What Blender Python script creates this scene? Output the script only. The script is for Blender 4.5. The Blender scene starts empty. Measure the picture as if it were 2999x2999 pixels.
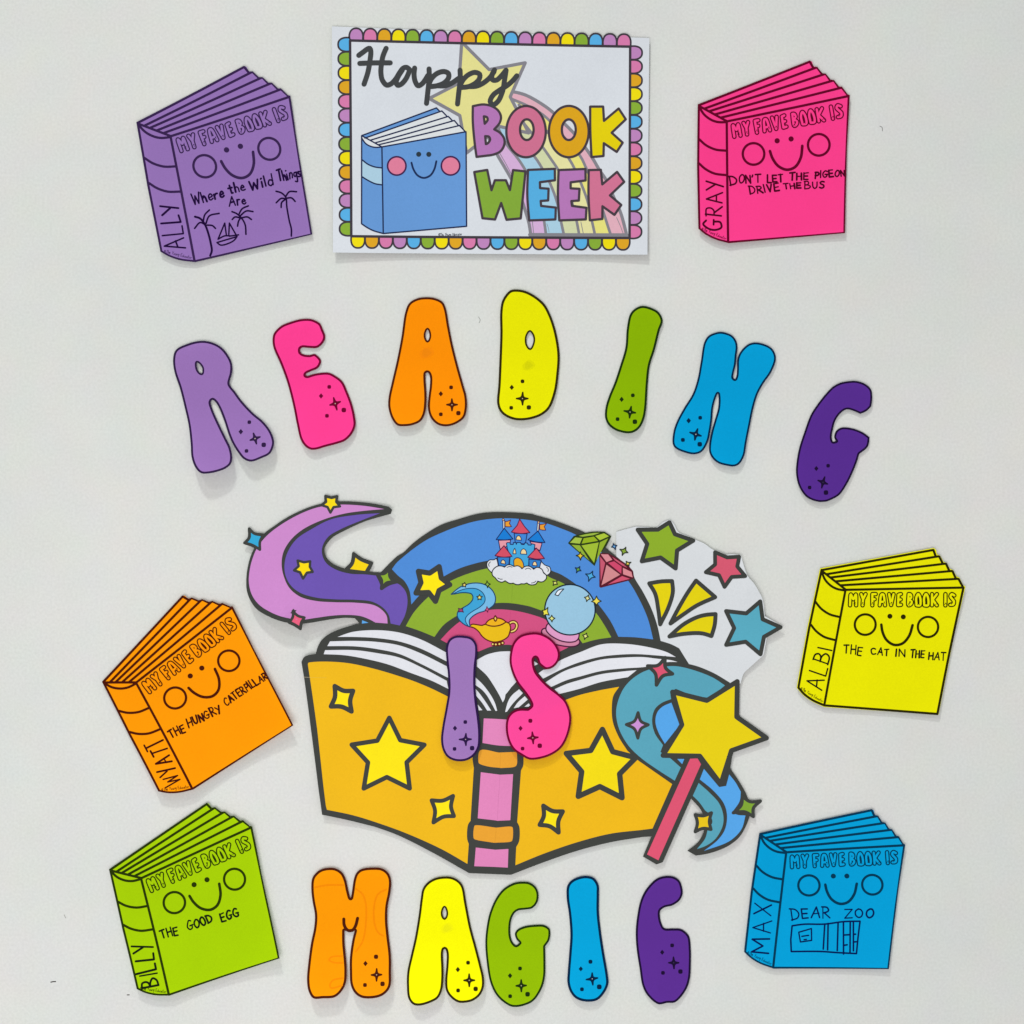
import bpy, math, random
import numpy as np
from mathutils import Vector
from mathutils.geometry import delaunay_2d_cdt

# ------------------------------------------------------------------ camera, world, lamps
K = 0.00032                       # metres on the wall per unit of the tracing grid (2999 units wide)
HALF = 1499.5
sc = bpy.context.scene
CAM_D = 1.60
cam_d = bpy.data.cameras.new("camera")
cam = bpy.data.objects.new("camera", cam_d)
sc.collection.objects.link(cam)
sc.camera = cam
cam.location = (0, -CAM_D, 0)
cam.rotation_euler = (math.radians(90), 0, 0)
cam_d.sensor_width = 36
cam_d.lens = 36 * CAM_D / (2999 * K)
cam_d.clip_end = 50
cam_d.clip_start = 0.05

world = bpy.data.worlds.new("World")
sc.world = world
world.use_nodes = True
bg = world.node_tree.nodes["Background"]
bg.inputs[0].default_value = (0.99, 1.0, 1.015, 1)
bg.inputs[1].default_value = 0.515

def lamp(name, loc, size, size_y, power, col, target=(0, 0, 0)):
    d = bpy.data.lights.new(name, 'AREA')
    d.shape = 'RECTANGLE'; d.size = size; d.size_y = size_y
    d.energy = power; d.color = col
    o = bpy.data.objects.new(name, d)
    sc.collection.objects.link(o)
    o.location = loc
    o.rotation_euler = (Vector(target) - Vector(loc)).to_track_quat('-Z', 'Y').to_euler()
    return o
lamp("ceiling_light_panel", (-1.0, -2.4, 4.6), 0.6, 0.35, 140, (0.96, 1.0, 0.95))
lamp("ceiling_light_panel", (-2.6, -4.0, 4.6), 0.8, 0.5, 54, (1.0, 1.0, 0.96))
lamp("fill_light", (-0.35, -1.95, -0.75), 1.5, 1.0, 24, (1.0, 0.985, 0.975), (-0.2, 0, -0.2))  # added fill lamp behind the camera, brightens the wall towards the lower left

sc.view_settings.view_transform = 'Standard'
sc.view_settings.look = 'None'
sc.view_settings.exposure = 0.0
sc.view_settings.gamma = 1.0
sc.render.resolution_x = 1024
sc.render.resolution_y = 1024

# ------------------------------------------------------------------ materials
LEVEL = 1.14
def lin(c):
    out = []
    for v in c:
        v = v / 255.0
        out.append(v / 12.92 if v <= 0.04045 else ((v + 0.055) / 1.055) ** 2.4)
    return out
MATS = {}
def mat(rgb, kind='print'):
    """print = laminated office print, fluo = thin dayglo paper, pen = marker ink"""
    key = (tuple(rgb), kind)
    if kind == 'pen': rgb = tuple(int(v*.8) for v in rgb)
    if key in MATS:
        return MATS[key]
    m = bpy.data.materials.new("%s_%02x%02x%02x" % (kind, *rgb))
    m.use_nodes = True
    nt = m.node_tree
    bs = nt.nodes["Principled BSDF"]
    if kind == 'fluo' and max(rgb) < 125: kind = 'toner'
    base = [min(0.97, v / LEVEL / (0.86 if kind == 'fluo' else 1)) for v in lin(rgb)]
    tc = nt.nodes.new('ShaderNodeTexCoord')
    nz = nt.nodes.new('ShaderNodeTexNoise'); nz.inputs['Scale'].default_value = 700
    nz.inputs['Detail'].default_value = 3
    nb = nt.nodes.new('ShaderNodeTexNoise'); nb.inputs['Scale'].default_value = 14
    nb.inputs['Detail'].default_value = 3
    mx = nt.nodes.new('ShaderNodeMix'); mx.data_type = 'RGBA'
    mul = nt.nodes.new('ShaderNodeMath'); mul.operation = 'ADD'
    nt.links.new(tc.outputs['Object'], nz.inputs['Vector'])
    nt.links.new(tc.outputs['Object'], nb.inputs['Vector'])
    nt.links.new(nz.outputs['Fac'], mul.inputs[0])
    nt.links.new(nb.outputs['Fac'], mul.inputs[1])
    mr = nt.nodes.new('ShaderNodeMapRange')
    mr.inputs['From Min'].default_value = 0.6; mr.inputs['From Max'].default_value = 1.4
    nt.links.new(mul.outputs[0], mr.inputs['Value'])
    nt.links.new(mr.outputs['Result'], mx.inputs['Factor'])
    a = 0.93; b = 1.05
    mx.inputs['A'].default_value = [min(.97, v * a) for v in base] + [1]
    mx.inputs['B'].default_value = [min(.98, v * b) for v in base] + [1]
    nt.links.new(mx.outputs['Result'], bs.inputs['Base Color'])
    bp = nt.nodes.new('ShaderNodeBump')
    bp.inputs['Strength'].default_value = 0.06 if kind == 'print' else 0.12
    bp.inputs['Distance'].default_value = 0.0002
    nt.links.new(nz.outputs['Fac'], bp.inputs['Height'])
    nt.links.new(bp.outputs['Normal'], bs.inputs['Normal'])
    if kind == 'print':
        bs.inputs['Roughness'].default_value = 0.5
        bs.inputs['Specular IOR Level'].default_value = 0.08
    elif kind in ('pen', 'toner'):
        bs.inputs['Roughness'].default_value = 0.7
        bs.inputs['Specular IOR Level'].default_value = 0.04
    else:
        bs.inputs['Roughness'].default_value = 0.7
        bs.inputs['Specular IOR Level'].default_value = 0.05
        tr = nt.nodes.new('ShaderNodeBsdfTranslucent')
        tr.inputs['Color'].default_value = base + [1]
        ms = nt.nodes.new('ShaderNodeMixShader'); ms.inputs[0].default_value = 0.2
        out = nt.nodes["Material Output"]
        nt.links.new(bs.outputs[0], ms.inputs[1]); nt.links.new(tr.outputs[0], ms.inputs[2])
        nt.links.new(ms.outputs[0], out.inputs['Surface'])
    MATS[key] = m
    return m

# ------------------------------------------------------------------ tracing helpers
class Frame:
    """a small map: local drawing units -> tracing grid of the wall"""
    def __init__(s, x, y, k): s.x, s.y, s.k = x, y, k
    def __call__(s, text):
        out = []
        for t in text.split():
            c = t.endswith('*')
            a, b = t.rstrip('*').split(',')
            out.append((s.x + float(a) * s.k, s.y + float(b) * s.k, c))
        return out
    def pt(s, x, y): return (s.x + x * s.k, s.y + y * s.k)

def smooth(pts, closed=True, step=5.0):
    """spline through points; points flagged as corners stay sharp"""
    n = len(pts)
    P = [np.array(p[:2], float) for p in pts]
    C = [bool(p[2]) if len(p) > 2 else False for p in pts]
    out = []
    segs = n if closed else n - 1
    for i in range(segs):
        p1, p2 = P[i], P[(i + 1) % n]
        c1, c2 = C[i], C[(i + 1) % n]
        L = np.linalg.norm(p2 - p1)
        if L < 1e-6: continue
        if c1 and c2:
            m = max(1, int(L / 22))
            for j in range(m): out.append(p1 + (p2 - p1) * j / m)
            continue
        if c1 or (not closed and i == 0): p0 = p1 - (p2 - p1) * .5
        else: p0 = P[i - 1]
        if c2 or (not closed and i == segs - 1): p3 = p2 + (p2 - p1) * .5
        else: p3 = P[(i + 2) % n]
        t01 = max(np.linalg.norm(p1 - p0), 1e-3) ** .5
        t12 = L ** .5
        t23 = max(np.linalg.norm(p3 - p2), 1e-3) ** .5
        m1 = (p2 - p1) + t12 * ((p1 - p0) / t01 - (p2 - p0) / (t01 + t12))
        m2 = (p2 - p1) + t12 * ((p3 - p2) / t23 - (p3 - p1) / (t12 + t23))
        m = max(2, min(14, int(math.ceil(L / step))))
        for j in range(m):
            t = j / m
            h = ((2*t**3-3*t*t+1)*p1 + (t**3-2*t*t+t)*m1 + (-2*t**3+3*t*t)*p2 + (t**3-t*t)*m2)
            out.append(h)
    if not closed: out.append(P[-1])
    return [(float(a[0]), float(a[1])) for a in out]

def disc(x, y, r, n=12, ry=None):
    ry = ry or r
    return [(x + r * math.cos(2*math.pi*i/n), y + ry * math.sin(2*math.pi*i/n)) for i in range(n)]

def stroke(path, w, closed=False):
    """polygons of a pen stroke of width w with round ends along a dense path"""
    P = [np.array(p) for p in path]
    Q = [P[0]]
    for p in P[1:]:
        if np.linalg.norm(p - Q[-1]) > 0.25: Q.append(p)
    if closed and len(Q) > 2 and np.linalg.norm(Q[0] - Q[-1]) < 0.25: Q.pop()
    P = Q; n = len(P); r = w / 2
    if n == 1: return [disc(P[0][0], P[0][1], r)]
    segs = n if closed else n - 1
    D = []
    for i in range(segs):
        d = P[(i+1) % n] - P[i]; D.append(d / np.linalg.norm(d))
    N = [np.array((-d[1], d[0])) for d in D]
    nd = max(8, min(20, int(6 + r)))
    out = []
    joint = {}
    for i in range(n):
        a = D[i-1] if (closed or i > 0) else None
        b = D[i % segs] if (closed or i < n-1) else None
        if a is None or b is None:
            out.append(disc(P[i][0], P[i][1], r, nd)); joint[i] = None; continue
        c = float(np.dot(a, b))
        if c < math.cos(math.radians(35)):
            out.append(disc(P[i][0], P[i][1], r, nd)); joint[i] = None
        else:
            m = (N[i-1] + N[i % segs]); m /= np.linalg.norm(m)
            joint[i] = m / max(.5, float(np.dot(m, N[i % segs])))
    for i in range(segs):
        j = (i+1) % n
        m0 = joint[i] if joint[i] is not None else N[i]
        m1 = joint[j] if joint[j] is not None else N[i]
        q = [P[i] - m0*r, P[j] - m1*r, P[j] + m1*r, P[i] + m0*r]
        if np.dot(q[1]-q[0], D[i]) <= 0 or np.dot(q[2]-q[3], D[i]) <= 0:
            q = [P[i] - N[i]*r, P[j] - N[i]*r, P[j] + N[i]*r, P[i] + N[i]*r]
            out.append(disc(P[i][0], P[i][1], r, nd)); out.append(disc(P[j][0], P[j][1], r, nd))
        out.append([(float(v[0]), float(v[1])) for v in q])
    return out

def area(poly):
    return .5 * sum(poly[i-1][0]*poly[i][1] - poly[i][0]*poly[i-1][1] for i in range(len(poly)))

def densify(poly, step=24):
    out = []
    for i in range(len(poly)):
        a, b = poly[i], poly[(i+1) % len(poly)]
        m = max(1, int(math.hypot(b[0]-a[0], b[1]-a[1]) / step + .999))
        for j in range(m): out.append((a[0] + (b[0]-a[0])*j/m, a[1] + (b[1]-a[1])*j/m))
    return out

class Lift:
    """how far a sheet stands off the wall, mm, as a gentle curl"""
    def __init__(s, cx, cy, R, base=0.8, bow=1.2, gx=0.0, gy=0.0, corner=None):
        s.v = (cx, cy, R, base, bow, gx, gy); s.corner = corner or []
    def __call__(s, x, y):
        cx, cy, R, base, bow, gx, gy = s.v
        u = (x-cx)/R; v = (y-cy)/R
        d = base + bow*(u*u+v*v) + max(0, gx*u)*abs(u) + max(0, gy*v)*abs(v)
        for (px, py, r, h) in s.corner:
            q = 1 - math.hypot(x-px, y-py)/r
            if q > 0: d += h*q*q
        return d * 0.0014

COL = sc.collection
def paint(name, layers, parent, lift, dz=0.0, skirt=0.0, clip=False, label=None, grid=24):
    """one flat printed piece: overlapping coloured polygons resolved into one clean mesh"""
    verts = []; faces = []; owner = []
    for li, (m, polys) in enumerate(layers):
        for p in polys:
            if len(p) < 3: continue
            p = densify(p, grid)
            a = area(p)
            if abs(a) < 1e-3: continue
            if a < 0: p = p[::-1]
            base = len(verts)
            verts += [Vector(q) for q in p]
            faces.append(list(range(base, base+len(p))))
            owner.append(li)
    xs = [v.x for v in verts]; ys = [v.y for v in verts]
    x0, x1, y0, y1 = min(xs), max(xs), min(ys), max(ys)
    gx = math.ceil(x0/grid)*grid
    if (x1-x0) > grid*1.5 and (y1-y0) > grid*1.5:
        while gx < x1:
            gy = math.ceil(y0/grid)*grid
            while gy < y1:
                verts.append(Vector((gx, gy))); gy += grid
            gx += grid
    V, E, F, ov, oe, of = delaunay_2d_cdt(verts, [], faces, 0, 1e-4, True)
    keep = []; mi = []
    for f, o in zip(F, of):
        if not o: continue
        ls = [owner[k] for k in o]
        if clip and 0 not in ls: continue
        top = max(ls)
        if layers[top][0] is None: continue
        keep.append(list(f)); mi.append(top)
    used = {}
    for f in keep:
        for v in f: used.setdefault(v, len(used))
    ox, oy, oz = parent['_o'] if parent else (0, 0, 0)
    co = [None]*len(used)
    for v, i in used.items():
        x, y = V[v]
        co[i] = ((x-HALF)*K - ox, -lift(x, y) - dz - oy, (HALF-y)*K - oz)
    # picture y points down, so the kept winding already faces the camera side when reversed
    fs = []
    for f in keep:
        g = [used[v] for v in f]
        a = co[g[0]]; b = co[g[1]]; c = co[g[2]]
        ny = (b[2]-a[2])*(c[0]-a[0]) - (b[0]-a[0])*(c[2]-a[2])
        if ny > 0: g.reverse()
        fs.append(g)
    mats = []; slot = {}
    idx = []
    for t in mi:
        m = layers[t][0]
        if m.name not in slot: slot[m.name] = len(mats); mats.append(m)
        idx.append(slot[m.name])
    if skirt:
        cnt = {}
        for k, g in enumerate(fs):
            for i in range(len(g)):
                a, b = g[i], g[(i+1) % len(g)]
                cnt.setdefault((min(a, b), max(a, b)), []).append((a, b, idx[k]))
        back = {}
        def bk(i):
            if i not in back:
                x, y, z = co[i]; back[i] = len(co); co.append((x, y + skirt, z))
            return back[i]
        for e, l in cnt.items():
            if len(l) == 1:
                a, b, m = l[0]
                fs.append([b, a, bk(a), bk(b)]); idx.append(m)
    me = bpy.data.meshes.new(name)
    me.from_pydata(co, [], fs)
    me.polygons.foreach_set('material_index', idx)
    for m in mats: me.materials.append(m)
    me.update()
    o = bpy.data.objects.new(name, me)
    COL.objects.link(o)
    if parent: o.parent = parent['_root']
    if label: o['label'] = label
    return o

def sub(o, thing):
    """lets a part act as parent of sub-parts"""
    return {'_root': o, '_o': thing['_o']}

def thing(name, label, cat, x, y, group=None):
    o = bpy.data.objects.new(name, None); COL.objects.link(o)
    o.empty_display_size = 0.02
    loc = ((x-HALF)*K, 0.0, (HALF-y)*K)
    o.location = loc
    o['label'] = label; o['category'] = cat
    if group: o['group'] = group
    return {'_root': o, '_o': loc}

def sparkle_path(tips, pull=.42):
    cx = sum(t[0] for t in tips)/len(tips); cy = sum(t[1] for t in tips)/len(tips)
    out = []
    for i, t in enumerate(tips):
        u = tips[(i+1) % len(tips)]
        out.append((t[0], t[1], True))
        mx, my = (t[0]+u[0])/2, (t[1]+u[1])/2
        out.append((mx + (cx-mx)*pull, my + (cy-my)*pull, False))
    return out
def tips(fr, text): return [(p[0], p[1]) for p in fr(text)]

# ------------------------------------------------------------------ handwriting
GL = {
'A': (.6, "0,0 .3,1 .6,0|.12,.38 .5,.4"), 'B': (.52, "0,0 .02,1|~-.04,1 .3,.97 .4,.75 .28,.56 .02,.52 .3,.5 .52,.3 .4,.05 0,0"),
'C': (.55, "~.52,.88 .3,1 .05,.75 0,.4 .13,.06 .33,0 .55,.14"), 'D': (.55, "0,0 .02,1|~-.06,1 .3,.92 .55,.55 .4,.15 -.02,0"),
'E': (.45, "0,1 0,0 .45,0|0,.98 .45,1|0,.5 .38,.52"), 'G': (.6, "~.52,.88 .3,1 .06,.7 .02,.3 .2,0 .45,.08 .5,.4|.28,.42 .6,.42"),
'H': (.5, "0,1 0,0|.5,1 .5,0|0,.48 .5,.54"), 'I': (.06, "0,1 .02,0"), 'L': (.42, "0,1 0,0 .42,0"),
'M': (.72, "0,0 .08,1 .36,.35 .64,1 .72,0"), 'N': (.46, "0,0 0,1 .45,0 .46,1"), 'O': (.5, "~.27,1 .05,.75 .02,.3 .2,0 .42,.15 .5,.6 .38,.95 .22,.98"),
'P': (.42, "0,0 .02,1|~-.04,1 .33,.95 .42,.7 .28,.5 0,.48"), 'R': (.5, "0,0 .02,1|~-.04,1 .33,.95 .42,.72 .28,.52 .02,.48|.12,.48 .52,0"),
'S': (.42, "~.42,.92 .2,1 .03,.82 .13,.6 .36,.42 .4,.14 .18,0 0,.1"), 'T': (.52, "~.27,1 .25,0|0,.97 .54,1.02"),
'U': (.44, "~0,1 .02,.3 .18,0 .38,.15 .43,1"), 'V': (.48, "0,1 .22,0 .48,1"), 'W': (.74, "0,1 .17,0 .36,.75 .52,0 .74,1"),
'X': (.5, "0,1 .5,0|.5,1 0,0"), 'Y': (.5, "0,1 .25,.48|.5,1 .14,0"), 'Z': (.52, "0,1 .5,1 0,0 .52,0"), "'": (.05, ".05,1.08 0,.82"),
'a': (.4, "~.34,.46 .12,.52 0,.2 .14,0 .32,.18 .36,.5 .36,.15 .42,0"), 'c': (.35, "~.34,.45 .12,.52 0,.22 .15,0 .35,.08"),
'd': (.38, "~.34,.42 .12,.52 0,.2 .14,0 .34,.18|.37,1.05 .37,0"), 'e': (.38, "~.02,.28 .34,.34 .24,.56 .05,.42 .03,.12 .2,0 .38,.1"),
'g': (.38, "~.35,.46 .12,.52 .03,.25 .18,.1 .35,.3|~.37,.52 .37,-.1 .28,-.36 .06,-.3"), 'h': (.35, "0,1 0,0|~0,.3 .16,.55 .32,.45 .34,0"),
'i': (.05, "0,.5 .01,0|0,.8 .02,.84"), 'l': (.05, "0,1 .01,0"), 'n': (.35, "0,.52 0,0|~0,.3 .16,.55 .32,.45 .34,0"),
'o': (.36, "~.18,.52 .02,.35 .06,.06 .22,0 .35,.25 .28,.48 .16,.52"), 'r': (.28, "0,.52 0,0|~0,.28 .13,.5 .28,.5"),
's': (.3, "~.3,.5 .08,.5 .08,.32 .26,.2 .22,.02 0,.04"), 't': (.32, ".14,.95 .14,.05 .3,0|-.04,.6 .34,.64"),
'u': (.38, "~0,.5 .02,.12 .18,0 .34,.2|.36,.52 .37,0"), 'y': (.38, "0,.5 .19,.08|.38,.5 .06,-.35"), 'v': (.34, "0,.5 .17,0 .34,.5"),
'(': (.5, "~.25,.9 0,.65 .05,.2 .3,.05 .5,.35 .45,.75 .25,.9|~.35,.65 .2,.62 .2,.32 .36,.3"), ' ': (.3, ""),
}
def word(fr, text, x0, y0, x1, y1, h, w, gap=.2, seed=1, lean=0.0):
    """strokes of a handwritten word from (x0,y0) to (x1,y1) on its base line"""
    rnd = random.Random(seed*77 + len(text))
    ax, ay = fr.pt(x0, y0); bx, by = fr.pt(x1, y1)
    L = math.hypot(bx-ax, by-ay); ux, uy = (bx-ax)/L, (by-ay)/L
    vx, vy = uy, -ux
    H = h*fr.k
    tot = sum(GL[c][0] for c in text) + gap*(len(text)-1)
    s = L/tot; pos = 0; polys = []
    for c in text:
        wd, g = GL[c]
        jy = rnd.uniform(-.06, .06)*H; js = rnd.uniform(.88, 1.12); jl = lean + rnd.uniform(-.11, .11)
        for st in g.split('|'):
            if not st: continue
            sm = st.startswith('~')
            pp = []
            for t in st.lstrip('~').split():
                a, b = t.split(','); a, b = float(a), float(b)
                X = (pos + a)*s + jl*b*H; Y = b*H*js + jy
                X += rnd.uniform(-.03, .03)*H; Y += rnd.uniform(-.03, .03)*H
                pp.append((ax + ux*X + vx*Y, ay + uy*X + vy*Y, not sm))
            polys += stroke(smooth(pp, False, 3.0), w*fr.k*rnd.uniform(.8, 1.2))
        pos += wd + gap
    return polys

# ------------------------------------------------------------------ wall
def wall_material():
    m = bpy.data.materials.new("painted_plaster"); m.use_nodes = True
    nt = m.node_tree; bs = nt.nodes["Principled BSDF"]
    tc = nt.nodes.new('ShaderNodeTexCoord')
    n1 = nt.nodes.new('ShaderNodeTexNoise'); n1.inputs['Scale'].default_value = 3.2; n1.inputs['Detail'].default_value = 4
    n2 = nt.nodes.new('ShaderNodeTexNoise'); n2.inputs['Scale'].default_value = 420; n2.inputs['Detail'].default_value = 4
    for n in (n1, n2): nt.links.new(tc.outputs['Object'], n.inputs['Vector'])
    r1 = nt.nodes.new('ShaderNodeValToRGB')
    r1.color_ramp.elements[0].position = .3; r1.color_ramp.elements[1].position = .7
    r1.color_ramp.elements[0].color = (0.535, 0.550, 0.530, 1)
    r1.color_ramp.elements[1].color = (0.585, 0.580, 0.560, 1)
    nt.links.new(n1.outputs['Fac'], r1.inputs['Fac'])
    mx = nt.nodes.new('ShaderNodeMix'); mx.data_type = 'RGBA'; mx.blend_type = 'MULTIPLY'
    mx.inputs['Factor'].default_value = 1
    r2 = nt.nodes.new('ShaderNodeMapRange'); r2.inputs['From Min'].default_value = .3; r2.inputs['From Max'].default_value = .7
    r2.inputs['To Min'].default_value = .945; r2.inputs['To Max'].default_value = 1.035
    nt.links.new(n2.outputs['Fac'], r2.inputs['Value'])
    # very faint blotches of tint, as on old emulsion paint
    n3 = nt.nodes.new('ShaderNodeTexNoise'); n3.inputs['Scale'].default_value = 26; n3.inputs['Detail'].default_value = 3
    nt.links.new(tc.outputs['Object'], n3.inputs['Vector'])
    m3 = nt.nodes.new('ShaderNodeMix'); m3.data_type = 'RGBA'; m3.blend_type = 'SOFT_LIGHT'; m3.inputs['Factor'].default_value = .09
    nt.links.new(r1.outputs['Color'], m3.inputs['A']); nt.links.new(n3.outputs['Color'], m3.inputs['B'])
    nt.links.new(m3.outputs['Result'], mx.inputs['A']); nt.links.new(r2.outputs['Result'], mx.inputs['B'])
    nt.links.new(mx.outputs['Result'], bs.inputs['Base Color'])
    bs.inputs['Roughness'].default_value = .55; bs.inputs['Specular IOR Level'].default_value = .25
    bp = nt.nodes.new('ShaderNodeBump'); bp.inputs['Strength'].default_value = .25; bp.inputs['Distance'].default_value = .0004
    nt.links.new(n2.outputs['Fac'], bp.inputs['Height']); nt.links.new(bp.outputs['Normal'], bs.inputs['Normal'])
    return m
wme = bpy.data.meshes.new("wall")
wv = [(-2.2, 0, -2.0), (2.2, 0, -2.0), (2.2, 0, 2.0), (-2.2, 0, 2.0), (-2.2, .1, -2.0), (2.2, .1, -2.0), (2.2, .1, 2.0), (-2.2, .1, 2.0)]
wme.from_pydata(wv, [], [(0, 1, 2, 3), (5, 4, 7, 6), (3, 2, 6, 7), (4, 5, 1, 0), (1, 5, 6, 2), (4, 0, 3, 7)])
wme.materials.append(wall_material())
wall = bpy.data.objects.new("wall", wme); COL.objects.link(wall); wall['kind'] = 'structure'
WALL = {'_root': wall, '_o': (0, 0, 0)}
flat0 = lambda x, y: 0.0
FULL = Frame(0, 0, 2999/1932)
# little scuffs and pin marks on the paint
for pts, c, w in (("96,1853 101,1852 105,1852", (70, 66, 62), 2.0), ("240,1877 244,1877", (95, 85, 80), 1.8),
                  ("1660,238 1664,240 1665,247", (165, 166, 160), 1.3), ("903,598 906,604 904,609", (198, 201, 196), 1.4),
                  ("121,1726 124,1732", (200, 200, 196), 1.4), ("833,72 836,72", (180, 180, 178), 1.2),
                  ("863,1634 864,1635", (140, 138, 132), 1.6)):
    paint("scuff_mark", [(mat(c, 'pen'), stroke(smooth(FULL(pts), False), w*FULL.k))], WALL, flat0, 0.00005)

# ------------------------------------------------------------------ paper letters
LET = {}
def letter(ch, fr, outline, fill, ink, star, specks, diamond, label, group, holes=(), lift=None, w=24, extra=None, stain=None, kind='fluo', dotc=(190, 180, 160)):
    path = smooth(fr(outline))
    xs = [p[0] for p in path]; ys = [p[1] for p in path]
    cx, cy = (min(xs)+max(xs))/2, (min(ys)+max(ys))/2
    R = (max(ys)-min(ys))/2
    lf = Lift(cx, cy, R, **(lift or {}))
    T = thing("paper_letter", label, "paper letter", cx, cy, group)
    f = mat(fill, kind); k = mat(ink, kind)
    W = w*1.18*fr.k
    lay = [(f, [path]), (k, stroke(path + [path[0]], W*2, True))]
    cut = []
    for h in holes:
        hp = smooth(fr(h)); lay[1][1].extend(stroke(hp, 22*2*fr.k, True)); cut.append(hp)
    if cut: lay.append((None, cut))
    paint("letter_face", lay, T, lf, 0.0003, 0.0003, clip=True)
    if stain:
        sx, sy, sr, sc_ = stain
        x, y = fr.pt(sx, sy); rs = sr*fr.k
        c2 = tuple(int((a*2+b)/3) for a, b in zip(fill, sc_))
        c1 = tuple(int((a*5+b)/6) for a, b in zip(fill, sc_))
        wob = lambda r, s: smooth([(x + r*(1+.18*math.sin(i*2.1+s))*math.cos(i*math.pi/4), y + r*.85*(1+.2*math.cos(i*1.7+s))*math.sin(i*math.pi/4)) for i in range(8)])
        paint("tack_stain", [(mat(c1, kind), [wob(rs*1.25, 1)]), (mat(c2, kind), [wob(rs*.85, 2)])], T, lf, 0.00034)
    if extra:
        for nm, pts, ww, col in extra:
            paint(nm, [(mat(col, kind), stroke(smooth(fr(pts), False), ww*fr.k))], T, lf, 0.00034)
    ts = tips(fr, star)
    sx = sum(t[0] for t in ts)/4; sy = sum(t[1] for t in ts)/4
    ps = smooth(sparkle_path(ts, .55))
    ik = mat(ink, kind)
    paint("sparkle", [(ik, [ps] + stroke(ps, 20*fr.k, True)), (mat(dotc, kind), [disc(sx, sy, 7*fr.k)])], T, lf, 0.00035)
    for (x, y, r) in specks:
        x, y = fr.pt(x, y); r *= fr.k
        paint("speck", [(ik, [smooth([(x-r, y-r), (x+r, y-r), (x+r, y+r), (x-r, y+r)])])], T, lf, 0.00035)
    x, y = fr.pt(*diamond); r = 30*fr.k
    paint("diamond_speck", [(ik, [smooth([(x, y-r*1.15, 1), (x+r*.55, y-r*.5), (x+r*.95, y, 1), (x+r*.5, y+r*.55), (x, y+r*1.15, 1), (x-r*.55, y+r*.5), (x-r*.95, y, 1), (x-r*.5, y-r*.55)])])], T, lf, 0.00035)
    return T

G1 = "paper letters of the upper word"; G2n = "paper letters of the lower word"; G3 = "paper letters on the big open book"
PUR, PNK, ORG, YEL, GRN, BLU, VIO = (150, 112, 178), (255, 62, 145), (250, 142, 0), (229, 226, 0), (136, 176, 0), (0, 155, 210), (86, 44, 142)
IPUR, IPNK, IORG, IYEL, IGRN, IBLU, IVIO = (44, 26, 64), (105, 0, 42), (72, 24, 6), (44, 36, 4), (22, 44, 8), (0, 34, 66), (26, 10, 48)

letter("R", Frame(490, 960, .2381), "365,172 460,165 560,185 660,235 740,320 800,440 800,560 775,650 770,695 840,790 920,900 1060,1050 1180,1150 1270,1260 1315,1360 1325,1430 1280,1550 1170,1610 1050,1650 960,1620 880,1530 810,1420 765,1320 700,1130 640,985 595,912 560,888 538,915 560,1000 630,1160 730,1360 790,1480 815,1600 800,1680 730,1740 540,1795 440,1790 370,1720 320,1600 300,1420 270,1200 220,980 160,740 95,540 80,400 100,300 140,255 250,205",
  PUR, IPUR, "1068,1300 1150,1345 1108,1430 1030,1385", [(1015, 1163, 19), (1198, 1443, 23), (988, 1518, 19)], (912, 1280),
  "lilac purple paper letter R with sparkle marks, at the left end of the upper word", G1,
  ["372,430 415,462 438,510 430,565 400,550 372,500"], dict(base=1.4, bow=.8, gy=6.5, gx=.8), 22)
letter("E", Frame(770, 900, .22776), "235,245 350,195 500,155 620,155 700,185 745,220 775,290 805,375 790,440 740,500 695,525 600,525 510,520 485,535 485,580 520,605 570,615 610,615 665,602 720,640 752,690 735,750 700,790 620,825 560,855 550,875 570,885 620,870 700,850 850,843 930,880 1025,955 1090,1090 1150,1250 1185,1400 1195,1520 1150,1630 1060,1720 950,1760 800,1800 690,1832 620,1832 550,1790 490,1700 440,1500 400,1300 360,1130 310,950 230,730 140,520 128,420 145,340",
  PNK, IPNK, "912,1165 998,1215 955,1320 865,1258", [(855, 1025, 20), (1043, 1323, 24), (827, 1397, 20)], (750, 1142),
  "hot pink paper letter E leaning left, between the lilac R and the orange A", G1, [], dict(base=.9, bow=.7, gy=1.6), 24)
letter("A", Frame(1110, 840, .22779), "390,215 490,155 600,138 720,150 820,200 860,280 900,500 950,750 1020,1030 1090,1280 1125,1410 1130,1560 1100,1680 1020,1750 900,1795 780,1785 700,1730 650,1650 630,1550 640,1400 655,1280 655,1150 630,1105 605,1110 600,1200 610,1350 610,1500 590,1640 540,1730 440,1780 340,1795 240,1785 170,1700 125,1560 125,1440 170,1220 230,960 290,650 340,330",
  ORG, IORG, "938,1445 1008,1518 940,1595 873,1518", [(928, 1295, 20), (1022, 1627, 23), (797, 1642, 20)], (796, 1378),
  "orange paper letter A of the upper word, a faint dark smudge below its hole", G1,
  ["625,550 648,600 648,655 625,698 600,655 600,600"], dict(base=.9, bow=.8, gy=1.5), 24, stain=(610, 850, 70, (205, 120, 20)))
letter("D", Frame(1430, 820, .22779), "250,165 300,132 440,135 580,195 720,310 790,430 850,590 895,780 918,980 905,1200 870,1440 790,1650 690,1740 560,1790 440,1808 330,1800 220,1755 150,1690 115,1590 130,1350 145,1000 155,700 155,400 180,270",
  YEL, IYEL, "443,1447 510,1527 441,1608 362,1527", [(440, 1305, 20), (521, 1641, 23), (295, 1646, 20)], (302, 1383),
  "yellow paper letter D, the highest letter of the upper word", G1,
  ["535,668 575,725 578,800 538,882 502,840 490,770 502,710"], dict(base=.9, bow=.8, gy=.8), 26, stain=(515, 1100, 62, (170, 170, 10)))
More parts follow.
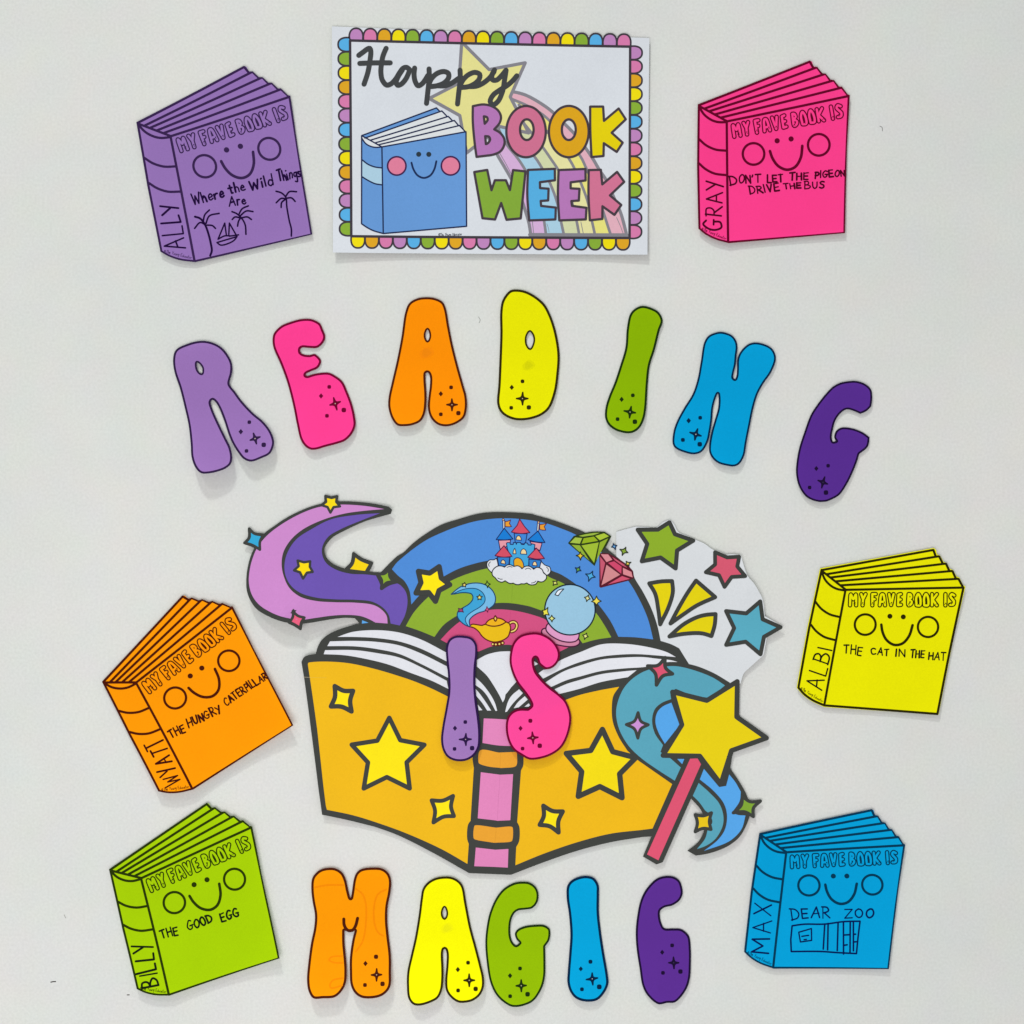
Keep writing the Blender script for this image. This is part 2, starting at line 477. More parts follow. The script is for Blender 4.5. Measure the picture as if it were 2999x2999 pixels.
letter("I", Frame(1740, 860, .22767), "615,162 740,190 830,245 880,350 840,480 780,720 715,930 690,1150 680,1300 670,1450 645,1600 590,1720 510,1785 430,1800 280,1765 180,1690 140,1600 145,1470 190,1320 260,1150 330,940 400,700 420,450 460,270 520,200",
  GRN, IGRN, "475,1455 530,1535 453,1600 383,1510", [(496, 1310, 20), (521, 1650, 24), (299, 1617, 20)], (352, 1362),
  "green paper letter I leaning right, between the yellow D and the blue N", G1, [], dict(base=.9, bow=.9, gy=1.0), 24)
letter("N", Frame(1940, 940, .2381), "560,190 640,150 720,138 850,180 905,250 920,320 908,430 898,540 875,640 868,700 890,718 908,680 915,590 918,480 940,410 990,340 1060,285 1140,268 1250,290 1340,340 1385,420 1388,490 1330,640 1240,770 1170,900 1120,1060 1070,1300 1030,1500 1000,1660 940,1760 880,1790 780,1780 680,1750 610,1690 572,1610 575,1500 602,1360 642,1220 682,1080 690,960 680,895 650,960 620,1080 608,1220 586,1360 555,1490 480,1610 390,1642 270,1620 160,1570 125,1520 130,1380 170,1250 260,1080 370,900 430,720 470,500 510,270",
  BLU, IBLU, "430,1330 472,1415 395,1465 335,1372", [(462, 1192, 19), (455, 1518, 23), (248, 1465, 20)], (320, 1228),
  "sky blue paper letter N of the upper word, slanting right", G1, [], dict(base=.9, bow=.9, gy=.8), 20)
letter("G", Frame(2300, 1080, .21739), "850,170 950,168 1080,215 1150,290 1162,400 1150,510* 1090,570 1005,610* 900,565 820,550 740,600 670,700 640,800 620,930 640,985 682,975* 655,930 680,840 750,795 900,805 1040,860 1130,925* 1105,1050 990,1150* 960,1250 900,1400 820,1560 720,1700 620,1760 540,1790 420,1790 280,1730 180,1590 140,1420 145,1280 180,1080 250,860 340,620 430,480 540,340 640,240 740,190",
  VIO, IVIO, "525,1458 562,1553 483,1605 435,1505", [(571, 1307, 20), (540, 1668, 25), (320, 1600, 20)], (412, 1345),
  "dark violet paper letter G at the right end of the upper word", G1, [], dict(base=1.0, bow=.8, gy=.3), 22, dotc=(60, 60, 80))
ghost = (238, 138, 0)
letter("M", Frame(880, 2510, .22779), "280,145 440,132 540,190 590,290 620,430 648,520 665,440 690,280 720,200 780,148 920,125 1050,135 1130,190 1168,280 1160,440 1125,620 1118,800 1135,1000 1165,1250 1168,1450 1160,1640 1090,1730 980,1775 800,1775 710,1720 655,1620 640,1450 640,1280 670,1060 700,940* 635,950 568,940* 570,1100 590,1300 600,1450 590,1600 530,1710 450,1770 300,1782 180,1780 120,1700 95,1560 110,1330 140,1100 180,900 190,740 160,560 145,420 155,270 200,200",
  (255, 152, 0), IORG, "985,1420 1050,1492 985,1570 917,1497", [(975, 1270, 22), (1062, 1605, 23), (837, 1620, 20)], (840, 1355),
  "orange paper letter M with faint print showing through, first of the lower word", G2n, [], dict(base=1.3, bow=1.0, gy=4.0), 26,
  extra=[("show_through_line", "192,380 350,352 555,352", 22, ghost), ("show_through_line", "715,400 800,470 843,600 838,900 800,1080 715,1205", 22, ghost),
         ("show_through_line", "1105,405 1000,470 950,620 955,850 1000,960 1065,1005", 22, ghost), ("show_through_line", "545,1262 400,1275 372,1310 430,1342 548,1348", 20, ghost),
         ("show_through_line", "555,1535 430,1560 390,1610 402,1655 545,1625", 20, ghost), ("inner_stroke", "560,790* 566,870 610,934 670,934 710,880 737,780", 40, IORG)])
letter("A", Frame(1170, 2540, .22767), "300,270 360,190 450,135 560,112 680,120 770,170 820,240 860,450 920,760 990,1020 1050,1250 1085,1400 1085,1520 1040,1620 950,1690 850,1715 750,1710 650,1640 600,1560 590,1440 605,1250 607,1100 590,1048 572,1048 560,1100 566,1280 566,1420 550,1560 500,1660 400,1715 260,1750 180,1735 120,1660 100,1500 105,1330 150,1120 200,900 250,600 275,400",
  (248, 244, 0), IYEL, "897,1362 967,1438 899,1515 830,1440", [(883, 1218, 20), (981, 1545, 23), (756, 1565, 20)], (752, 1305),
  "bright yellow paper letter A, beside the orange M of the lower word", G2n, ["580,510 603,560 602,615 580,650 558,618 556,560"], dict(base=1.0, bow=.9, gy=3.0, gx=-1.0), 24, stain=(610, 778, 62, (200, 200, 40)))
letter("G", Frame(1400, 2550, .2277), "480,145 570,135 660,145 740,200 775,280 770,380 740,440* 690,480 600,495 520,505 470,540 430,620 415,720 420,840 450,920 490,955 535,922* 490,870 475,800 510,750 600,710 730,692 850,695 920,740 930,790 915,890 862,968* 865,1200 860,1350 820,1500 710,1660 560,1725 440,1732 350,1690 240,1590 160,1430 110,1150 95,900 115,700 150,540 220,370 300,255 380,190",
  (146, 186, 0), IGRN, "555,1395 620,1465 557,1542 490,1470", [(540, 1250, 20), (637, 1575, 24), (413, 1600, 20)], (412, 1342),
  "green paper letter G in the middle of the lower word", G2n, [], dict(base=.9, bow=.8, gy=1.4), 22)
letter("I", Frame(1630, 2540, .21739), "290,125 400,108 500,135 565,230 570,350 570,600 600,880 640,1150 690,1450 695,1560 640,1680 540,1775 370,1790 250,1745 180,1660 145,1540 150,1400 170,1150 185,900 165,620 135,400 145,240 200,170",
  (0, 162, 216), IBLU, "478,1415 552,1480 487,1572 398,1502", [(455, 1265, 22), (573, 1598, 26), (340, 1630, 21)], (325, 1360),
  "sky blue paper letter I, between the green G and the violet C", G2n, [], dict(base=.9, bow=.8, gy=1.2), 28)
letter("C", Frame(1840, 2540, .21739), "370,155 475,115 600,118 680,165 710,220 730,345 690,440 590,510 490,535 430,580 425,660 450,760 485,815 600,820 700,825 770,865 820,930 840,1100 840,1300 825,1500 770,1650 630,1805 520,1815 400,1832 260,1720 190,1590 150,1350 110,1080 100,860 120,650 165,440 240,290",
  (92, 46, 146), IVIO, "607,1205 678,1280 614,1358 542,1280", [(589, 1047, 21), (700, 1397, 24), (465, 1415, 21)], (455, 1140),
  "violet paper letter C with a square notch, last of the lower word", G2n, [], dict(base=.8, bow=.6, gy=.6), 24, dotc=(60, 60, 80))

# ------------------------------------------------------------------ book cut-outs
GR = Frame(2020, 160, .30012); AL = Frame(380, 180, .30021); AB = Frame(2320, 1590, .26915)
WY = Frame(280, 1730, .31056); BI = Frame(290, 2340, .31059); MX = Frame(2160, 2360, .26915)
ANCH = {
 'g': (GR, "80,500 1168,75 1548,408 1507,1746 372,1838 85,1705 360,660 620,973 1255,885 780,945 1095,895"),
 'a': (AL, "85,600 1100,55 1570,348 1780,1688 636,1950 303,1862 415,745 740,1030 1375,858 900,980 1215,890"),
 'b': (AB, "312,292 1535,78 1858,482 1575,1855 347,1765 62,1575 575,510 787,885 1477,915 960,880 1300,890"),
 'w': (WY, "72,858 800,64 1312,146 1866,1262 915,1858 614,1885 402,862 758,1003 1275,653 885,905 1142,730"),
 'i': (BI, "92,675 997,62 1465,242 1686,1502 672,1832 376,1775 412,740 725,957 1300,735 870,890 1158,772"),
 'm': (MX, "240,299 1460,66 1838,432 1625,1766 394,1763 96,1600 510,487 753,840 1453,830 930,825 1275,815")}
def apts(k):
    fr, t = ANCH[k]; return np.array([p[:2] for p in fr(t)])
def homog(A, B):
    ca, cb = A.mean(0), B.mean(0); s = 400.0
    A = (A-ca)/s; B = (B-cb)/s; M = []
    wts = [1]*7 + [.8]*4
    for (x, y), (u, v), w in zip(A, B, wts):
        M.append([w*q for q in (x, y, 1, 0, 0, 0, -u*x, -u*y, -u)])
        M.append([w*q for q in (0, 0, 0, x, y, 1, -v*x, -v*y, -v)])
    H = np.linalg.svd(np.array(M))[2][-1].reshape(3, 3)
    def f(p):
        q = H @ np.array([(p[0]-ca[0])/s, (p[1]-ca[1])/s, 1])
        return (q[0]/q[2]*s+cb[0], q[1]/q[2]*s+cb[1]) + tuple(p[2:])
    return f

HEAD = [("625,678 634,560 661,612 688,560 692,678", ""), ("747,556* 767,612* 795,556*|767,612 762,678", ""),
 ("868,678* 868,556* 905,556*|868,612 893,612", ""), ("948,678* 968,560 986,560 1006,678*|962,640 994,640", ""),
 ("1050,556* 1072,675* 1098,556*", ""), ("1178,556* 1152,562* 1148,676* 1180,672*|1148,615 1176,615", ""),
 ("1262,556 1262,678 1288,665 1296,640 1272,614 1290,590 1282,560 1262,556", "1276,585 1280,640"),
 ("1348,678 1345,595 1366,555 1387,595 1385,678 1348,678", "1366,590"), ("1432,678 1430,595 1450,555 1472,595 1470,678 1432,678", "1450,590"),
 ("1515,556* 1515,678*|1568,556* 1522,618* 1568,678*", ""), ("1660,556 1660,678", ""),
 ("1756,570 1728,556 1714,580 1730,605 1752,635 1745,668 1712,672", "")]
HSPECK = [(675, 655), (760, 658), (868, 658), (995, 650), (1072, 655), (1170, 640), (1260, 670), (1368, 662), (1452, 655), (1565, 662), (1660, 662), (1716, 655)]

def book(key, fill, ink, pen, label, lift, texts, name, extra=(), margin=0, kind='fluo'):
    f = homog(apts('g'), apts(key)) if key != 'g' else (lambda p: p)
    fb = homog(apts('b'), apts(key)) if key != 'b' else (lambda p: p)
    fr = ANCH[key][0]
    tr = lambda pts: [f(p) for p in pts]
    sc_ = math.sqrt(np.linalg.norm(apts(key)[2]-apts(key)[4]) / np.linalg.norm(apts('g')[2]-apts('g')[4]))**2
    ww = 24*GR.k*sc_
    out = smooth(tr(GR("74,494* 1165,66* 1188,80* 1205,124 1238,128* 1288,190* 1322,194* 1368,252* 1402,256* 1450,318* 1480,322* 1535,396* 1556,402* 1530,900* 1508,1748* 375,1846* 240,1808 150,1762 80,1706* 68,1100*")))
    cx = sum(p[0] for p in out)/len(out); cy = sum(p[1] for p in out)/len(out)
    lf = Lift(cx, cy, 260, **lift)
    T = thing("book_cutout", label, "paper cut-out", cx, cy, "paper book cut-outs around the display")
    ink = tuple(int(v*.85) for v in ink)
    F_ = mat(fill, kind); I_ = mat(ink, kind); P_ = mat(pen, 'pen')
    def ln(t, w=1.0): return stroke(smooth(tr(GR(t)), False), ww*w)
    body = out
    lay = [(F_, [body])]
    if margin: lay = [(F_, [body] + stroke(out, margin*2, True))]
    inks = []
    for t in ("84,503* 1165,78* 1196,132*", "140,535* 1228,135* 1238,135* 1286,200*", "188,560* 1312,198* 1322,198* 1366,262*",
              "245,590* 1392,262* 1402,262* 1448,328*", "305,620* 1470,332* 1480,332* 1540,408*", "362,657* 1546,412*",
              "92,512* 362,657*", "84,500* 78,1100* 89,1705* 155,1758 250,1805 372,1838", "372,1838* 1503,1748* 1520,1100* 1546,412*", "358,660* 370,1835*",
              "98,535* 135,590 200,640 270,664 352,665", "88,832* 155,890 250,932 350,942", "88,1068* 150,1122 240,1166 350,1180"):
        inks += ln(t, 1.0)
    lay.append((I_, inks))
    paint("paper_sheet", lay, T, lf, 0.0003, 0.0003, clip=not margin)
    for i, (t, dots) in enumerate(HEAD):
        o_ = []; n_ = []
        for st in t.split('|'):
            pp = smooth([fb(p) for p in AB(st)], False, 4)
            o_ += stroke(pp, 52*AB.k*sc_); n_ += stroke(pp, 25*AB.k*sc_)
        d_ = []
        for p in (AB(dots) if dots else []):
            q = fb(p); d_.append(disc(q[0], q[1], 7*AB.k*sc_, 8))
        q = fb(AB("%d,%d" % HSPECK[i])[0])
        d_.append(disc(q[0]+1, q[1]-1.5, 8*AB.k, 6)); d_.append(disc(q[0]-2.2, q[1]+1.8, 5*AB.k, 6))
        d_.append(disc(q[0]+2.6, q[1]+2.6, 5*AB.k, 6))
        paint("heading_letter", [(I_, o_), (F_, n_), (I_, d_)], T, lf, 0.00034)
    for c, r in (((620, 973), 105), ((1255, 885), 105)):
        x, y = c; pp = smooth(tr([(GR.pt(x+r*math.cos(a*math.pi/8), y+r*math.sin(a*math.pi/8))) for a in range(16)]))
        paint("cheek", [(I_, stroke(pp, ww*1.0, True))], T, lf, 0.00034)
    for x, y in ((850, 845), (986, 827)):
        pp = tr([(GR.pt(x+26*math.cos(a*math.pi/7), y+26*math.sin(a*math.pi/7))) for a in range(14)])
        paint("eye", [(I_, [pp])], T, lf, 0.00034)
    paint("smile", [(I_, ln("780,945 805,1015 860,1090 945,1127 1025,1100 1080,1010 1095,895", 1.15))], T, lf, 0.00034)
    sd = 1
    for (t, x0, y0, x1, y1, h, w) in texts:
        sd += 3
        paint("title_word", [(P_, word(fr, t, x0, y0, x1, y1, h, w*1.35, .22, sd))], T, lf, 0.00035)
    t, x0, y0, x1, y1, h, w = name
    paint("name_lettering", [(P_, word(fr, t, x0, y0, x1, y1, h, w*1.4, .24, 5))], T, lf, 0.00035)
    # copyright line along the foot of the spine
    a = f(GR("112,1718")[0]); b = f(GR("345,1812")[0]); one = Frame(0, 0, 1)
    paint("fine_print", [(I_, word(one, "( The Young Educator".replace('( ', '('), a[0], a[1], b[0], b[1], 8.5*sc_, 1.1, .16, 9))], T, lf, 0.00035)
    for nm, pts, w in extra:
        pl = []
        for s in pts.split('|'): pl += stroke(smooth(fr(s), False, 4), w*1.4*fr.k)
        paint(nm, [(P_, pl)], T, lf, 0.00035)
    return T

GL['Y2'] = GL['Y']
book('a', (146, 112, 178), (62, 38, 88), (34, 4, 66),
  "purple book cut-out with palm trees and a sailing boat drawn on it, top left corner",
  dict(base=.8, bow=.7, gx=-1.6, gy=.4),
  [("Where", 628, 1402, 925, 1322, 98, 13), ("the", 982, 1292, 1130, 1262, 92, 13), ("Wild", 1185, 1262, 1405, 1200, 98, 13), ("Things", 1455, 1172, 1672, 1122, 100, 12), ("Are", 975, 1418, 1138, 1392, 88, 13)],
  ("ALLY", 550, 1822, 462, 1375, 185, 13),
  [("palm_tree_drawing", "640,1518 690,1535 735,1590 770,1680 795,1780 805,1850 790,1898", 15), ("palm_tree_drawing", "720,1570 735,1500 780,1452|745,1590 780,1510 875,1485|740,1595 690,1575 637,1632|760,1600 810,1605 840,1632", 12),
   ("palm_tree_drawing", "1000,1468 1050,1490 1100,1540 1130,1600 1137,1690|1065,1500 1100,1440 1160,1412|1080,1510 1140,1462 1205,1468|1090,1530 1150,1520 1190,1545|1080,1530 1030,1520 1003,1545|1085,1530 1065,1560 1055,1610", 12),
   ("palm_tree_drawing", "1430,1270 1480,1285 1525,1330 1535,1420 1560,1560 1580,1640 1580,1708|1525,1320 1560,1275 1630,1275|1525,1345 1480,1340 1432,1382|1520,1350 1485,1380 1480,1428|1525,1340 1580,1335 1617,1370", 12),
   ("sailing_boat_drawing", "865,1738* 930,1580* 945,1690*|865,1738 930,1705 985,1705|970,1690* 975,1580* 1050,1712*|855,1770* 1050,1712*|855,1770 890,1795 950,1785 1020,1750 1050,1712|975,1708 1065,1695", 11)], kind='fluo')
book('g', (255, 62, 140), (112, 0, 42), (92, 0, 36),
  "hot pink book cut-out about a pigeon and a bus, top right corner",
  dict(base=1.0, bow=.8, gy=.8, gx=-.8),
  [("D", 395, 1275, 462, 1268, 100, 12), ("ON'T", 478, 1262, 690, 1254, 74, 12), ("LET", 755, 1250, 910, 1244, 72, 12), ("THE", 975, 1230, 1150, 1225, 66, 12), ("PIGEON", 1220, 1208, 1508, 1190, 62, 12),
   ("DRIVE", 588, 1368, 872, 1335, 72, 12), ("THE", 918, 1314, 1080, 1308, 52, 12), ("BUS", 1120, 1312, 1305, 1300, 66, 12)],
  ("GRAY", 305, 1720, 325, 1228, 168, 13))
book('b', (231, 227, 0), (44, 38, 2), (28, 24, 10),
  "yellow book cut-out tilted right, beside the blue star on the right side",
  dict(base=.9, bow=.8, gy=.5),
  [("THE", 560, 1198, 748, 1220, 92, 12), ("CAT", 855, 1208, 1045, 1226, 72, 12), ("IN", 1122, 1230, 1220, 1240, 74, 12), ("THE", 1285, 1246, 1428, 1252, 78, 12), ("HAT", 1478, 1270, 1660, 1276, 78, 12)],
  ("ALBI", 318, 1600, 425, 1165, 170, 13), margin=2.5)
book('w', (255, 150, 0), (84, 22, 4), (74, 10, 8),
  "orange book cut-out tilted steeply, left of the big open book",
  dict(base=1.2, bow=.9, gx=3.2, gy=3.0),
  [("THE", 722, 1388, 852, 1325, 76, 12), ("HUNGRY", 885, 1285, 1200, 1142, 74, 12), ("CATERPILLAR", 1238, 1082, 1632, 818, 72, 11)],
  ("WYATT", 812, 1790, 628, 1378, 160, 12))
book('i', (163, 202, 0), (42, 58, 2), (20, 34, 12),
  "lime green book cut-out at the lower left corner of the display",
  dict(base=1.2, bow=.8, gx=2.6, gy=2.4),
  [("THE", 600, 1310, 750, 1272, 78, 12), ("GOOD", 848, 1236, 1080, 1150, 76, 12), ("EGG", 1162, 1150, 1332, 1092, 72, 12)],
  ("BILLY", 575, 1745, 505, 1340, 175, 13))
book('m', (0, 158, 214), (0, 62, 96), (0, 26, 100),
  "sky blue book cut-out with a barred crate drawn on it, lower right corner",
  dict(base=1.0, bow=1.0, gx=-.6, gy=.4),
  [("D", 590, 1232, 672, 1225, 140, 11), ("EAR", 700, 1218, 1000, 1212, 108, 11), ("ZOO", 1160, 1212, 1475, 1205, 88, 12)],
  ("MAX", 335, 1600, 375, 1075, 190, 12),
  [("crate_drawing", "590,1300* 720,1283 940,1282 1150,1255 1328,1250* 1305,1430* 1288,1600* 1080,1590 900,1578 580,1578* 575,1450* 590,1300*|945,1285* 928,1552*|982,1275* 975,1560*|1090,1272* 1080,1568*|1148,1262* 1148,1605*|1222,1255* 1218,1598*|1256,1255* 1255,1570*|1150,1400* 1215,1396*|1255,1392* 1280,1390*|1150,1512* 1188,1505*|1262,1475* 1285,1472*", 13),
   ("crate_label_drawing", "662,1370* 800,1330* 802,1458* 680,1475* 662,1370*|695,1415 735,1408 770,1404|720,1450 745,1448", 11)])

# ------------------------------------------------------------------ printed sheet at the top
TL = Frame(960, 60, .24845); TR = Frame(1440, 60, .24845); BL = Frame(960, 300, .24845); BR = Frame(1440, 300, .24845)
cw = (60, 54, 62)
SH = thing("printed_sheet", "white laminated A4 sheet reading Happy BOOK WEEK with scalloped rainbow border, top centre", "poster", 1435, 418)
slf = Lift(1435, 418, 500, base=.9, bow=.9, gy=1.5, corner=[(975, 745, 260, 1.0), (1897, 748, 240, .6)])
WH = (208, 212, 219)
paint("paper_sheet", [(mat(WH), [[(973, 80), (1901, 114), (1895, 748), (977, 742)]])], SH, slf, 0.0003, 0.0003)
P0 = (183, 128, 182); K0 = (207, 118, 165); O0 = (214, 158, 32); Y0 = (230, 212, 10); G0 = (130, 166, 52); B0 = (84, 168, 220)
seqt = "PKOYGBPKOYGBPKOYGBPK"; seql = "BGYOKPBGYOKPBG"; seqr = "PKOYGBPKOYGBPK"; seqb = "YOKPBGYOKPBGYOKPBGYO"
CC = dict(P=P0, K=K0, O=O0, Y=Y0, G=G0, B=B0)
def scallops(seq, a, b, out, deep):
    n = len(seq)
    for i, c in enumerate(seq):
        p = (a[0]+(b[0]-a[0])*i/n, a[1]+(b[1]-a[1])*i/n); q = (a[0]+(b[0]-a[0])*(i+1)/n, a[1]+(b[1]-a[1])*(i+1)/n)
        u = (q[0]-p[0], q[1]-p[1])
        def at(s, t): return (p[0]+u[0]*s+out[0]*deep*t, p[1]+u[1]*s+out[1]*deep*t)
        pts = [at(.02, 0)+(1,), at(.02, .45)+(0,), at(.12, .78)+(0,), at(.3, .96)+(0,), at(.5, 1)+(0,), at(.7, .96)+(0,), at(.88, .78)+(0,), at(.98, .45)+(0,), at(.98, 0)+(1,)]
        s = smooth(pts)
        paint("border_scallop", [(mat(CC[c]), [s]), (mat(cw), stroke(s, 5.4, True))], SH, slf, 0.00034 + .00002*(i % 2))
scallops(seqt, (1023, 120), (1847, 138), (0.02, -1), 35)
scallops(seql, (1026, 112), (1031, 693), (-1, 0.01), 35)
scallops(seqr, (1845, 137), (1843, 701), (1, 0), 35)
scallops(seqb, (1029, 694), (1844, 700), (0, 1), 34)
fr_ = [(1026, 121, 1), (1845, 139, 1), (1843, 699, 1), (1030, 694, 1)]
paint("border_line", [(mat(cw), stroke(smooth(fr_), 7.5, True))], SH, slf, 0.00038)

# pale shooting star and its rainbow trail
GY = (128, 126, 134)
def U(text):                      # trail traced in one running grid
    return TR(text)
dv = ["-100,1250 -40,1380 70,1595 150,1730 230,1870 330,2060 400,2260 440,2400 460,2530",
      "60,1240 180,1470 300,1620 380,1740 470,1905 560,2130 610,2330 640,2530",
      "240,1270 380,1460 520,1630 590,1740 690,1930 770,2150 815,2370 850,2530",
      "350,1180 470,1330 610,1510 700,1640 780,1760 880,1950 960,2200 1000,2370 1030,2530",
      "320,1000 500,1150 700,1370 850,1550 920,1650 970,1740 1050,1920 1130,2140 1180,2370 1215,2530",
      "235,930 420,1010 620,1130 860,1390 1040,1600 1110,1740 1220,2000 1310,2250 1370,2440 1400,2530",
      "215,845 275,850 400,885 550,965 700,1070 850,1215 1000,1370 1100,1500 1200,1650 1270,1770 1350,1890 1435,2085 1520,2280 1590,2545"]
cols = [(205, 168, 208), (163, 198, 218), (202, 207, 165), (221, 216, 158), (224, 217, 122), (217, 168, 182)]
lines = [smooth(U(t), False) for t in dv]
for i, c in enumerate(cols):
    poly = lines[i] + lines[i+1][::-1]
    paint("rainbow_band", [(mat(c), [poly])], SH, slf, 0.00034)
gl = []
for i, l in enumerate(lines): gl += stroke(l, (9.5 if i in (0, 6) else 8) )
gl += stroke(smooth(U("448,2530* 1590,2536*"), False), 10)
gl += stroke(smooth(U("90,1560 160,1680 240,1830"), False), 2.2) + stroke(smooth(U("480,2380 495,2525"), False), 2.2) + stroke(smooth(U("1050,2380 1080,2525"), False), 2.2) + stroke(smooth(U("1470,2330 1510,2420 1550,2525"), False), 2)
gl += stroke(smooth(U("650,2400 670,2460 675,2500"), False), 1.5)
paint("rainbow_outline", [(mat(GY), gl)], SH, slf, 0.00036)
st = smooth(U("-352,262* -30,585* 395,505* 218,905* 436,1330* 100,1255* -295,1565* -375,1125* -735,925* -385,745*"))
frame_clip = [(1028, 124), (1843, 142), (1841, 697), (1032, 692)]
paint("shooting_star", [(None, [frame_clip]), (mat((220, 214, 140)), [st]), (mat(GY), stroke(st, 9.6, True))], SH, slf, 0.00038, clip=True)

# smiling book on the sheet
bb = (98, 146, 205); nv = (26, 36, 74); dk = (44, 46, 58)
bk = paint("smiling_book", [(mat((213, 217, 220)), [smooth(BL("405,395* 1280,68* 1318,110* 1345,104* 1398,165* 1420,168* 1465,215* 1495,213* 1540,272* 1558,274* 1630,348* 640,530*")), smooth(BL("405,400* 420,450 470,505 540,530 640,530*"))]),
   (mat(bb), [smooth(BL("405,395* 1280,68* 1312,108* 440,425*"))]),
   (mat(bb), [smooth(BL("640,530* 1630,350* 1637,1465* 655,1550*")), smooth(BL("402,400* 415,440 450,492 520,530 640,530* 655,1550* 540,1510 402,1435*"))]),
   (mat((166, 198, 217)), [smooth(BL("406,680* 480,735 560,765 638,775* 638,975* 560,962 480,925 406,880*"))])], SH, slf, 0.0004)
BKT = sub(bk, SH)
o_ = []
for t in ("402,398* 1282,70* 1318,108*", "440,427* 1345,106* 1400,163*", "500,453* 1420,170* 1464,214*", "560,483* 1492,218* 1537,272*", "600,505* 1553,277* 1615,342*",
          "640,530* 1630,350* 1637,1465* 657,1552*", "410,402* 640,530* 657,1552*", "402,398* 402,1437* 465,1480 540,1518 657,1552", "405,430 450,492 520,528 580,536 640,530",
          "406,682 480,737 560,767 638,777", "406,882 480,927 560,964 638,977"):
    o_ += stroke(smooth(BL(t), False), 4.2)
paint("book_outline", [(mat(nv), o_)], BKT, slf, 0.00042)
for x, y in ((815, 754), (1448, 752)):
    x, y = BL.pt(x, y); c = disc(x, y, 27, 28)
    paint("cheek", [(mat((214, 121, 150)), [c]), (mat((62, 28, 74)), stroke(c, 5, True))], BKT, slf, 0.00042)
for x, y in ((1073, 616), (1192, 617)):
    x, y = BL.pt(x, y); paint("eye", [(mat((40, 52, 62)), [disc(x, y, 7.5, 16)])], BKT, slf, 0.00042)
paint("smile", [(mat((24, 40, 80)), stroke(smooth(BL("988,715 1010,790 1060,865 1133,895 1210,865 1258,790 1281,698"), False), 5.8))], BKT, slf, 0.00042)
paint("fine_print", [(mat(dk), word(BL, "(The Young Educator", 1308, 1578, 1582, 1572, 30, 4.5, .16, 3))], SH, slf, 0.0004)

# Happy
hp = []
W_ = 15.0
for t in ("368,420 425,378 470,345 498,338 510,375 500,480 475,620 430,758", "690,337 655,420 635,520 628,620 645,710 695,768 745,755 800,700 850,620 890,570 930,560 965,585",
          "380,515 560,508 738,507", "965,600 925,690 870,755 825,770 808,735 830,670 880,590", "1025,568 1018,640 1030,720 1065,775 1110,755 1150,705 1180,655",
          "1195,578 1197,680 1182,830 1165,982", "1190,760 1225,690 1290,630 1370,608 1422,630 1425,680 1375,740 1290,775 1215,785 M", "1290,775 1380,775 1460,745 1540,690",
          "1560,592 1562,700 1545,850 1530,990", "1560,770 1600,700 1660,645 1735,618 1790,640 1788,690 1740,745 1660,785 1580,795 M", "1660,785 1750,780 1830,745 1910,680 1960,610",
          "1965,590 1935,650 1942,705 1990,708 2045,660 2098,595", "2102,592 2085,700 2060,840 2005,960 1945,1000 1915,960 1945,890 2020,830 2110,775 2180,715 2228,658"):
    ww = W_
    if t.endswith(' M'): t = t[:-2]
    hp += stroke(smooth(TL(t), False), ww)
paint("happy_lettering", [(mat((62, 64, 66)), hp)], SH, slf, 0.00044)

INK = mat((66, 56, 64))
def cap(ch, fill, outline, holes=()):
    p = smooth(U(outline)); hs = [smooth(U(h)) for h in holes]
    lay = [(mat(fill), [p])]
    if hs: lay.append((None, hs))
    inks = stroke(p, 7.2, True)
    for h in hs: inks += stroke(h, 7.2, True)
    lay.append((INK, inks))
    o = paint("printed_letter", lay, SH, slf, 0.00042, label="printed capital letter " + ch)
def circ(x, y, rx, ry, n=16): return " ".join("%.0f,%.0f" % (x+rx*math.cos(2*math.pi*i/n), y+ry*math.sin(2*math.pi*i/n)) for i in range(n))
cap("B", (174, 114, 176), "-222,1015* -100,995 0,1015 75,1065 110,1140 92,1215 30,1288* 100,1330 148,1400 148,1470 105,1545 20,1585 -80,1600 -178,1612* -200,1450 -222,1200",
    ["-92,1135* -55,1145 -48,1180 -82,1222*", "-76,1368* -32,1375 -18,1408 -45,1452 -68,1462*"])
cap("O", (200, 108, 140), circ(405, 1315, 232, 302), [circ(414, 1292, 80, 122)])
cap("O", (212, 158, 24), circ(908, 1315, 234, 302), [circ(908, 1293, 82, 122)])
cap("K", (218, 198, 4), "1160,1022* 1312,1022* 1322,1190* 1495,1045* 1578,1172* 1412,1330* 1542,1447* 1472,1555* 1320,1452* 1316,1603* 1176,1615* 1162,1320")
def cap2(ch, fill, outline):
    global U
    k = U
    U = BR; cap(ch, fill, outline); U = k
cap2("W", (126, 163, 54), "-205,825* -52,800* -2,1040* 38,922* 168,922* 215,1038* 252,802* 398,818* 342,1372* 175,1388* 112,1190* 40,1385* -108,1370*")
cap2("E", (82, 167, 216), "428,800* 743,788* 745,922* 568,945* 570,1015* 670,1022* 665,1160* 577,1166* 582,1225* 755,1245* 750,1385* 442,1396* 420,1100")
cap2("E", (174, 114, 176), "788,802* 1104,790* 1106,925* 930,947* 930,1018* 1034,1024* 1026,1162* 938,1168* 946,1225* 1116,1248* 1108,1385* 796,1396* 780,1100")
cap2("K", (201, 110, 142), "1142,803* 1285,800* 1302,972* 1476,825* 1560,942* 1392,1102* 1525,1215* 1445,1332* 1304,1230* 1302,1380* 1155,1395* 1140,1100")

